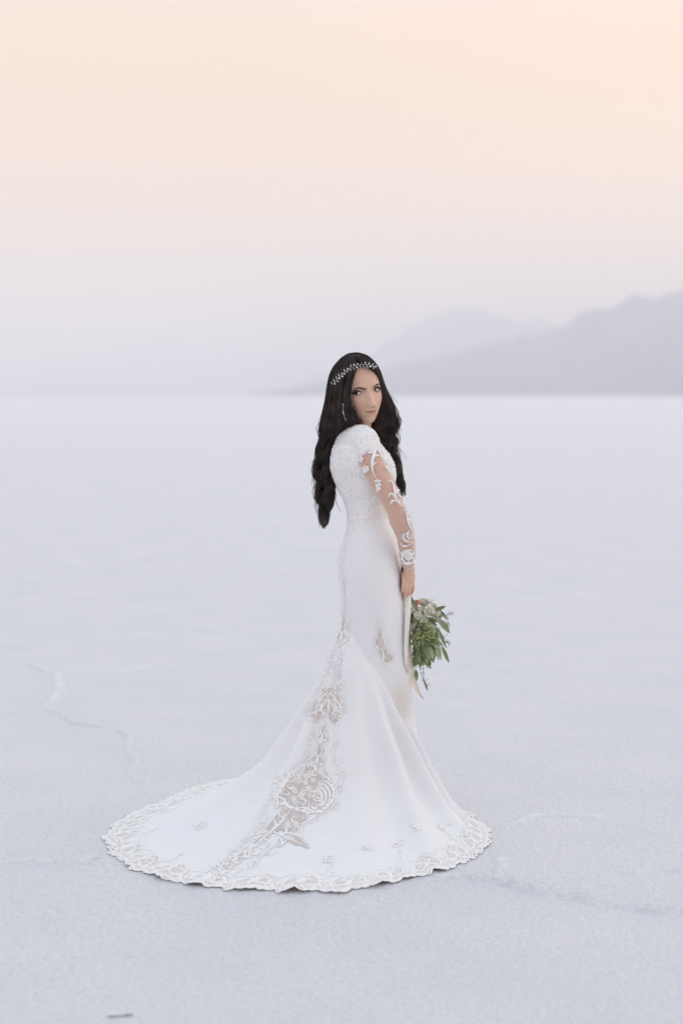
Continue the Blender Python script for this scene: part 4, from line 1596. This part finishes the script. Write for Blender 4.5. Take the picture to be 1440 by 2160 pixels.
def mass(tab, n, T, amp0, amp1, ystart, wl, rmin=.72, seed=1, endvar=60, clumps=12, front=True):
    r = np.random.RandomState(seed)
    tabn = np.array(tab)
    paths, rads = [], []
    cph = r.uniform(0, 6.28, (clumps, 3))
    cwl = r.uniform(.85, 1.2, clumps)
    cen = -endvar * r.uniform(0, 1, clumps) ** 1.3
    for i in range(n):
        ang = r.uniform(0, 2 * np.pi)
        ci = int((ang / (2 * np.pi)) * clumps) % clumps
        rr = r.uniform(rmin, 1.03) if r.rand() > .06 else r.uniform(1.0, 1.22)
        wl_i = wl * cwl[ci] * r.uniform(.97, 1.03)
        y0 = tabn[0, 0] + (r.uniform(0, 6))
        y1 = tabn[-1, 0] + 6 + cen[ci] * r.uniform(.2, 1.0) - 70 * r.rand() ** 2
        ys = np.linspace(y0, y1, T)
        l, rt, yc, yh = lev(tab, ys)
        a2 = ang + .25 * np.sin(ys / 150 + cph[ci, 0])
        am = (amp0 + (amp1 - amp0) * sstep(ystart, ystart + 130, ys)) * r.uniform(.6, 1.3)
        ph_ = r.uniform(-.7, .7)
        # strands of a clump pull together between its waves
        ac = (ci + .5) / clumps * 2 * np.pi
        pull = r.uniform(.15, .72) * sstep(ystart, ystart + 160, ys)
        a2 = a2 + (ac - ang) * pull
        hw = (rt - l) / 2
        x = (l + rt) / 2 - np.cos(a2) * hw * rr + am * np.sin((ys - 890) * 2 * np.pi / wl_i + cph[ci, 1] + ph_) + r.uniform(-.5, .5)
        Y = yc - np.sin(a2) * yh * rr + am * PX * np.cos((ys - 890) * 2 * np.pi / wl_i + cph[ci, 1] + ph_)
        paths.append([P(a, b, c) for a, b, c in zip(x, ys, Y)])
        base = r.uniform(.0007, .0014)
        rads.append(base * np.interp(np.linspace(0, 1, T), [0, .1, .75, 1], [.6, 1, .9, .25]))
    strands(paths, rads)


mass(LM, 2300, 56, .3, 5.6, 870, 48, seed=3, endvar=110)
mass(RMS, 1400, 50, .25, 5.5, 820, 42, seed=8, endvar=110)
# combed hair over the crown, from the parting down both sides of the skull
cr_ = np.random.RandomState(17)
cp, crr = [], []
for i in range(1100):
    a0 = cr_.uniform(-.75, .62)                       # along the parting, front (+) to back (-)
    sg = -1 if cr_.rand() < .6 else 1
    d0 = np.array([sg * .03, -math.sin(a0), math.cos(a0)])
    sy = cr_.uniform(-.42, .95) if a0 < .3 else cr_.uniform(-.55, .2)
    d1 = np.array([sg * 1.0, sy, -.25])
    d0, d1 = d0 / np.linalg.norm(d0), d1 / np.linalg.norm(d1)
    om = math.acos(np.clip(d0 @ d1, -1, 1))
    tq = np.linspace(0, 1, 22)[:, None]
    dd = (np.sin((1 - tq) * om) * d0 + np.sin(tq * om) * d1) / math.sin(om)
    q_, _f = head_pt(dd)
    nn_ = dd / np.array([.0725, .09, .11])
    nn_ /= np.linalg.norm(nn_, axis=1, keepdims=True)
    o2 = cr_.uniform(.005, .0095) + .003 * np.sin(tq * 5 + i)
    q_ = q_ + nn_ * o2
    bad = (np.abs(q_[:, 0]) < .060) & (q_[:, 1] < -.02) & (q_[:, 2] < .055)
    if bad.any():
        continue
    cp.append(HW(q_))
    crr.append(np.interp(np.linspace(0, 1, 22), [0, .1, .8, 1], [.0006, .0013, .0012, .0005]) * cr_.uniform(.7, 1.2))
strands(np.array(cp), np.array(crr))
# loose wavy locks at the edges and fly-away wisps
WISP = [
    [(800, 800), (812, 818), (826, 836), (838, 850)], [(809, 840), (826, 866), (840, 888), (843, 905), (836, 917), (828, 914)], [(812, 850), (832, 872), (842, 893), (838, 910), (830, 920)],
    [(820, 895), (828, 915), (826, 930), (832, 940), (846, 950), (858, 968)], [(690, 880), (672, 894), (667, 906), (674, 916), (684, 920)], [(682, 905), (676, 920), (674, 945), (668, 962)],
    [(684, 930), (672, 950), (663, 965), (664, 980), (672, 985)], [(680, 950), (668, 968), (660, 974), (663, 992), (670, 1000)], [(676, 990), (664, 1000), (668, 1016), (664, 1030), (672, 1040)],
    [(700, 1030), (706, 1050), (714, 1070), (720, 1080)], [(698, 1040), (700, 1056), (698, 1075), (695, 1092)], [(672, 1030), (668, 1044), (674, 1060), (672, 1080)],
    [(704, 1000), (708, 1020), (704, 1045), (692, 1062)], [(694, 815), (688, 850), (682, 880)], [(745, 752), (738, 754), (724, 762), (712, 776)], [(836, 960), (842, 985), (846, 1005), (852, 1020)],
    [(668, 960), (674, 948), (668, 938)],
    [(678, 1070), (676, 1092), (673, 1113)], [(690, 1060), (693, 1080), (690, 1100), (684, 1114)], [(683, 1080), (681, 1100), (684, 1118)], [(698, 1020), (702, 1042), (697, 1064), (690, 1084)], [(684, 1085), (684, 1100), (683, 1112)],
    [(815, 870), (828, 890), (832, 915), (826, 934), (832, 950)], [(810, 880), (822, 905), (818, 930), (828, 955), (826, 975)],
]
for k_ in range(70):                         # short curling ends that stand off the locks
    y_ = nrs.uniform(870, 1075)
    if k_ % 3:
        e_, sd_ = lev(LM, y_)[0], -1
    else:
        y_ = nrs.uniform(850, 960)
        e_, sd_ = lev(RMS, y_)[1], 1
    a_ = nrs.uniform(3, 11)
    WISP.append([(e_ - sd_ * 3, y_ - 16), (e_ + sd_ * a_ * .4, y_ - 4), (e_ + sd_ * a_, y_ + 9), (e_ + sd_ * a_ * .7, y_ + 20), (e_ - sd_ * 1, y_ + nrs.uniform(24, 34))])
wp, wr2 = [], []
for w in WISP:
    for k in range(4 if len(wp) < 100 else 2):
        jx = nrs.uniform(-2.2, 2.2, 2) * (0 if k == 0 else 1)
        Y = (.0 if w[0][0] < 770 else .04) + nrs.uniform(-.03, .0)
        if w[0][0] in (743, 742):
            Y = -.105
        c = catmull([P(a + jx[0] * (.3 + i * .35), b + jx[1] * i * .5, Y) for i, (a, b) in enumerate(w)], 22)
        wp.append(c)
        wr2.append(np.linspace(.0007, .0002, 22) * nrs.uniform(.7, 1.2))
strands(wp, wr2)
hair_o = hair.build('hair', M_hair, person)

# ------------------------------------------------------------------ hair vine, earring, wrist pieces
fhair = px_fn(hair.bvh())
vine = MB()
VP = [(701.5, 817), (709, 806), (716, 799), (722, 792), (731, 786), (741, 779), (750, 775.5), (760, 773), (770, 772), (779, 773), (788, 776), (794, 781)]
vc = []
for q in catmull(VP, 60):
    h = fhair((q[0], q[1] - 3.5))
    if h:
        vc.append(np.array(h[0]) + np.array([0, -.004, .0]))
vc = np.array(vc)
vc = np.stack([np.convolve(np.pad(vc[:, k], 3, mode='edge'), np.ones(7) / 7, 'valid') for k in range(3)], 1)
tube(vine, vc, .0008, 6)
vine_o = vine.build('hair_vine', M_silver, person)
pe = MB()
lfv = MB()
vr = random.Random(2)
for i in range(1, len(vc) - 1, 2):
    sgn = 1 if (i // 2) % 2 else -1
    tg = vc[i + 1] - vc[i - 1]
    tg /= np.linalg.norm(tg)
    up = np.cross(tg, np.array([0, -1., 0]))
    up /= np.linalg.norm(up)
    q = vc[i] + up * sgn * vr.uniform(.0028, .0060) + np.array([0, -.003, 0])
    tube(lfv, [vc[i], q], .0005, 4)
    if vr.random() < .55:
        pe = MB()
        ball(pe, q, vr.uniform(.0026, .0038), 10, 7)
        pe.build('pearl_bead', M_pearl, vine_o)
    else:
        t2 = tg * .5 + up * sgn * .8
        t2 /= np.linalg.norm(t2)
        tube(lfv, [q - t2 * .003, q + t2 * .002, q + t2 * .008], [.0008, .0024, .0005], 8, flat=.7)
lfv.build('silver_leaf', M_pearl, vine_o)
er = MB()
e0 = P(723, 868, -.117)
e1 = P(729, 887, -.117)
for k in range(7):
    ball(er, lerp(e0, e1, k / 6), .0022 + .0008 * (k % 2) - .0002 * k, 8, 6)
ball(er, P(723, 853, -.117), .0025, 8, 6)
tube(er, [P(723, 853, -.117), e0], .0006, 5)
er.build('earring', M_silver, person)
bd = MB()
wc = P(859.7, 1197, -.080)
for k in range(22):
    a = 2 * math.pi * k / 22
    ball(bd, wc + np.array([.0275 * math.cos(a), .0255 * math.sin(a), -.004 * math.cos(a)]), .0028, 8, 6)
bd.build('bracelet', M_pearl, person)
hb = MB()
ball(hb, P(847.5, 1202, -.104), .006, 10, 8, scale=(.8, .7, 1.7))  # small dark ellipsoid beside the wrist
hb.build('wrist_spot', M_dark, person)
nlb = MB()
for q in ((853.5, 1262, -.062),):
    ball(nlb, P(*q), .0058, 10, 8, scale=(1, .7, .9))
nlb.build('fingernail', M_nail, person)

# ------------------------------------------------------------------ veil
ve = MB()
VL = [(772, 762, .10), (800, 850, .15), (826, 920, .18), (838, 985, .20), (840, 1060, .20), (842, 1140, .18), (846, 1220, .15), (852, 1270, .13)]
VR = [(792, 775, .12), (826, 860, .22), (850, 945, .30), (890, 995, .36), (930, 1040, .40), (948, 1110, .40), (946, 1190, .34), (905, 1262, .24)]
nl_, nw_ = 60, 40
cl, cr = catmull([P(*q) for q in VL], nl_), catmull([P(*q) for q in VR], nl_)
V_ = []
for i in range(nw_):
    t = i / (nw_ - 1)
    row = lerp(cl, cr, t)
    row = row + np.array([0, 1, 0]) * (.02 * math.sin(t * 14) * np.linspace(.1, 1, nl_))[:, None]
    V_.append(row)
ve.add(np.array(V_).reshape(-1, 3), grid_faces(nw_, nl_))
VL2 = [(735, 765, .08), (712, 830, .09), (704, 900, .09), (700, 960, .08)]
VR2 = [(722, 762, .09), (690, 810, .11), (684, 860, .11), (683, 915, .10)]
cl, cr = catmull([P(*q) for q in VL2], 30), catmull([P(*q) for q in VR2], 30)
ve.add(np.array([lerp(cl, cr, t) for t in np.linspace(0, 1, 12)]).reshape(-1, 3), grid_faces(12, 30))
_wv = np.concatenate([np.repeat((.12 * (1 - np.linspace(0, 1, nw_) ** 2))[:, None], nl_, 1).reshape(-1), np.full(12 * 30, .06)])
ve.build('veil', M_veil, person, attrs={'weave': _wv})

# ------------------------------------------------------------------ bouquet
bq = empty('bouquet')
tag(bq, 'bouquet of cream roses and trailing eucalyptus held low at her front', 'bouquet')
QR = random.Random(31)


def leaf(mb, base, d, ln, w, curl=.15, roll=None, mi=0):
    d = np.asarray(d, float)
    d /= np.linalg.norm(d)
    ref = np.array([QR.uniform(-.5, .5), -1, QR.uniform(-.5, .5)]) if roll is None else np.asarray(roll, float)
    s = np.cross(d, ref)
    s /= np.linalg.norm(s) + 1e-9
    n = np.cross(s, d)
    v = []
    m = 9
    for i in range(m):
        t = i / (m - 1)
        ww = w * math.sin(math.pi * min(t * .92 + .04, 1)) ** .9 * (1 - .25 * t)
        c = base + d * ln * t - n * curl * ln * t * t
        for k in (-1, -.5, 0, .5, 1):
            v.append(c + s * ww * k + n * abs(k) * ww * .35)
    mb.add(v, grid_faces(m, 5), mi)


def sprig(pts, nleaf, ln, w, matl, r=.0012, spread=.9):
    mb = MB()
    c = catmull([P(*q) for q in pts], 20)
    tube(mb, c, np.linspace(r, r * .4, 20), 5, mi=1)
    t, n, b = frames(c)
    for k in range(nleaf):
        f = .18 + .82 * k / max(nleaf - 1, 1)
        i = min(int(f * 19), 19)
        sg = 1 if k % 2 else -1
        side = n[i] * math.cos(k * 1.7) + b[i] * math.sin(k * 1.7)
        side = side * .6 + np.array([sg * .6, -.15, 0])
        d = t[i] * QR.uniform(.6, 1.1) + side * spread * (1 - .5 * (k == nleaf - 1)) * (0 if k == nleaf - 1 else 1)
        leaf(mb, c[i], d, ln * QR.uniform(.75, 1.15), w * QR.uniform(.8, 1.15), QR.uniform(-.1, .25))
    return mb.build('leaf_sprig', [matl, M_stem], bq)


SRC = (866, 1272, -.01)
# stems and handle
stm = MB()
for k in range(9):
    a = 2 * math.pi * k / 9
    p0 = P(859, 1208, -.038) + np.array([.008 * math.cos(a), .008 * math.sin(a), 0])
    p1 = P(860, 1255, -.025) + np.array([.009 * math.cos(a), .009 * math.sin(a), 0])
    p2 = P(880, 1300, -.01) + np.array([.02 * math.cos(a), .03 * math.sin(a), 0])
    tube(stm, catmull([p0, p1, p2], 10), .0032, 6)
stm.build('stem_bundle', M_stem, bq)

# roses
def rose(px, py, Y, rpx, matl, ax=(.35, -.8, .35), seed=0):
    r_ = random.Random(seed)
    R = rpx * PX
    ax = np.asarray(ax, float)
    ax /= np.linalg.norm(ax)
    u = np.cross(ax, [0, 0, 1.])
    u /= np.linalg.norm(u)
    w = np.cross(u, ax)
    c0 = P(px, py, Y)
    mb = MB()
    for layer, (n, rad, hgt, open_) in enumerate([(3, .30, .95, -.10), (4, .48, .90, .02), (5, .68, .80, .14), (6, .88, .62, .30), (6, 1.0, .40, .5)]):
        for k in range(n):
            a0 = 2 * math.pi * (k + .5 * (layer % 2)) / n + r_.uniform(-.15, .15)
            half = math.pi / n * 1.35
            v = []
            for i in range(7):
                t = i / 6
                for j in range(7):
                    s = -1 + 2 * j / 6
                    a = a0 + half * s * (.55 + .45 * math.sin(math.pi * min(t + .15, 1)))
                    rr = R * rad * (.35 + .65 * math.sin(t * math.pi / 2)) + R * open_ * t * t * .5
                    h = R * hgt * (t - .12 * abs(s) ** 2.5 * t) - R * .35
                    v.append(c0 + (u * math.cos(a) + w * math.sin(a)) * rr + ax * h)
            mb.add(v, grid_faces(7, 7))
    ball(mb, c0 - ax * R * .2, R * .5, 8, 6)
    return mb.build('flower', matl, bq)


rose(893, 1271, .0, 11, M_petal, (.2, -.5, .8), 1)
rose(905, 1290, -.06, 10.5, M_petal, (.3, -.85, .3), 2)
rose(919, 1294, -.03, 9.5, M_petal, (.7, -.6, .2), 3)
rose(881, 1298, -.065, 7.5, M_petal, (-.2, -.9, .3), 4)
rose(877, 1272, -.02, 7, M_peach, (-.2, -.6, .7), 5)
rose(868, 1322, -.05, 7, M_petal, (-.4, -.8, .2), 6)
rose(907, 1372, -.03, 8, M_petal, (.4, -.8, -.3), 8)

for (x_, y_, Y_, r_) in ((886, 1284, -.06, 5), (914, 1280, -.02, 6), (926, 1300, -.02, 5), (895, 1308, -.075, 5), (914, 1330, -.07, 4.5), (880, 1340, -.08, 4.5), (902, 1362, -.05, 5), (920, 1376, -.03, 4), (890, 1400, -.03, 4), (872, 1290, -.05, 5)):
    rose(x_, y_, Y_, r_, M_petal, (QR.uniform(-.3, .5), -.8, QR.uniform(-.1, .6)), int(x_))
# leafy body: many short sprigs through the volume, hanging down
for k in range(60):
    a = QR.uniform(0, 2 * math.pi)
    rr = QR.uniform(.2, 1)
    x0 = 892 + 20 * rr * math.cos(a)
    Y0 = -.01 + .055 * rr * math.sin(a)
    y0 = QR.uniform(1285, 1350)
    sprig([(x0 - 6, y0 - 12, Y0 * .7), (x0, y0 + 8, Y0), (x0 + QR.uniform(-9, 15), y0 + QR.uniform(30, 48), Y0 * 1.25)], 7, .040, .0088, [M_leaf, M_leaf2, M_leaf2, M_leaf3][k % 4])
# longer leaves at the rim, as they hang in the photograph
RIM = [((912, 1288), (940, 1279), 8.5, M_leaf), ((927, 1287), (944, 1308), 6, M_leaf), ((920, 1302), (946, 1335), 10, M_leaf2), ((938, 1311), (948, 1336), 5, M_leaf), ((924, 1325), (940, 1368), 7, M_leaf2), ((931, 1363), (946, 1398), 8, M_leaf),
       ((922, 1352), (930, 1393), 7, M_leaf2), ((905, 1350), (908, 1396), 6.5, M_leaf2), ((893, 1362), (906, 1395), 6, M_leaf), ((888, 1380), (902, 1410), 7, M_leaf2), ((873, 1386), (876, 1408), 4, M_leaf), ((911, 1379), (917, 1392), 5, M_leaf),
       ((899, 1396), (909, 1412), 4, M_leaf), ((876, 1412), (879, 1437), 8, M_leaf), ((893, 1434), (902, 1457), 4.5, M_leaf), ((920, 1368), (925, 1394), 6, M_leaf2), ((872, 1300), (896, 1318), 6, M_leaf2), ((898, 1304), (928, 1312), 8, M_leaf2),
       ((880, 1318), (890, 1350), 7, M_leaf2), ((868, 1330), (880, 1372), 7, M_leaf3), ((882, 1385), (889, 1400), 4, M_leaf), ((868, 1268), (880, 1292), 8, M_leaf2), ((914, 1340), (926, 1372), 7, M_leaf), ((896, 1330), (901, 1372), 6, M_leaf2)]
for (b0, b1_, w, ml) in RIM:
    mb = MB()
    Yb = QR.uniform(-.085, -.02)
    p0, p1 = P(b0[0], b0[1], Yb), P(b1_[0], b1_[1], Yb - QR.uniform(-.01, .02))
    leaf(mb, p0, p1 - p0, np.linalg.norm(p1 - p0), w * PX * .62, QR.uniform(-.05, .08), roll=(QR.uniform(-.3, .3), -1, QR.uniform(-.3, .3)))
    tube(mb, catmull([P(890, 1300, -.01), lerp(P(890, 1300, -.01), p0, .5) + np.array([0, .01, .0]), p0], 8), .0010, 5, mi=1)
    mb.build('leaf', [ml, M_stem], bq)
# hanging seed tendril, seeded clusters, wispy sprays
def cluster(cx, cy, Y, rpx, n, matl=M_berry, name='seed_cluster', size=.0034):
    mb = MB()
    c0 = P(cx, cy, Y)
    root = P(888, 1300, Y * .5)
    tube(mb, [root, lerp(root, c0, .6), c0], .0012, 5, mi=1)
    for k in range(n):
        d = np.array([QR.gauss(0, 1), QR.gauss(0, 1) - .4, QR.gauss(0, 1)])
        d /= np.linalg.norm(d)
        q = c0 + d * rpx * PX * QR.uniform(.4, 1) * np.array([1, 1, 1.1])
        ball(mb, q, size * QR.uniform(.7, 1.2), 7, 5)
        tube(mb, [c0, q], .0005, 4, mi=1)
    return mb.build(name, [matl, M_stem], bq)


cluster(888, 1343, -.085, 13, 50)
cluster(906, 1339, -.085, 12, 45)
cluster(917, 1350, -.06, 11, 36)
cluster(872, 1356, -.07, 11, 36)
cluster(896, 1322, -.07, 9, 24)
M_pale = mat('pale_filler', (.62, .62, .50), .7, .2)


def spray(pts, n, spreadpx, matl=M_pale):
    mb = MB()
    Y = pts[0][2]
    c = catmull([P(*q) for q in pts], 14)
    tube(mb, c, .0007, 4, mi=1)
    for k in range(n):
        i = QR.randint(4, 13)
        q = c[i] + np.array([QR.uniform(-1, 1), QR.uniform(-.6, .6), QR.uniform(-1, 1)]) * spreadpx * PX
        tube(mb, [c[i], lerp(c[i], q, .6) + np.array([0, 0, .002]), q], .0005, 4, mi=1)
        ball(mb, q, .0019, 6, 4)
        ball(mb, q + np.array([.003, 0, .003]), .0015, 6, 4)
    return mb.build('filler_spray', [matl, M_stem], bq)


spray([(925, 1300, -.03), (940, 1298, -.03), (954, 1292, -.03)], 16, 8)
spray([(930, 1316, -.03), (942, 1316, -.03), (950, 1318, -.03)], 10, 7)
spray([(928, 1340, -.03), (940, 1350, -.03), (948, 1362, -.03)], 14, 7)
spray([(884, 1395, -.03), (888, 1424, -.03), (899, 1448, -.03)], 18, 7)
spray([(902, 1360, -.05), (905, 1378, -.05), (906, 1400, -.05)], 14, 8)
spray([(915, 1310, -.06), (918, 1328, -.06), (914, 1348, -.06)], 14, 9)
spray([(868, 1380, -.04), (872, 1396, -.04), (872, 1410, -.04)], 10, 6)
spray([(885, 1272, -.0), (905, 1270, -.0), (918, 1274, -.0)], 10, 6)


def ribbon(name, cpts, wpx, matl, fold_=.008):
    mb = MB()
    n = 50
    c = catmull([P(*q) for q in cpts], n)
    w = np.interp(np.linspace(0, 1, n), np.linspace(0, 1, len(wpx)), wpx) * PX
    v = []
    for i in range(n):
        for j in range(9):
            s = -1 + 2 * j / 8
            v.append(c[i] + np.array([s * w[i], -fold_ * math.cos(s * 1.6 + i * .05) - s * .006, 0]))
    mb.add(v, grid_faces(n, 9))
    o = mb.build(name, matl, bq)
    sm = o.modifiers.new('thickness', 'SOLIDIFY')
    sm.thickness = .0006
    return o


ribbon('ribbon', [(860, 1254, -.062), (859.5, 1285, -.075), (858, 1320, -.085), (856, 1360, -.09), (857, 1395, -.09), (860, 1420, -.07)], [7, 7, 5.2, 4.2, 3.6, 1.2], M_ribbon)
ribbon('ribbon', [(864, 1290, -.02), (862, 1340, -.03), (864, 1400, -.035), (873, 1440, -.03), (883, 1462, -.03), (893, 1474, -.03)], [3, 3.5, 5, 7.5, 6, 1], M_ribbon2)

# ------------------------------------------------------------------ dirt flecks lying on the salt
def fleck(pts, lab):
    mb = MB()
    c = catmull([G(*q) for q in pts], 12)
    for i in range(12):
        c[i, 2] = ground_z(c[i, 0], c[i, 1]) + .0008
    tube(mb, c, .0035 * np.array([.4, .8, 1, .7, .9, .6, .7, .9, 1.2, 1.3, .9, .4]), 7, flat=1)
    o = mb.build('twig', M_clod)
    tag(o, lab, 'twig')


fleck([(227, 2147), (240, 2147), (252, 2146), (264, 2145), (272, 2144), (281, 2143)], 'small dark twig lying on the salt near the bottom edge')
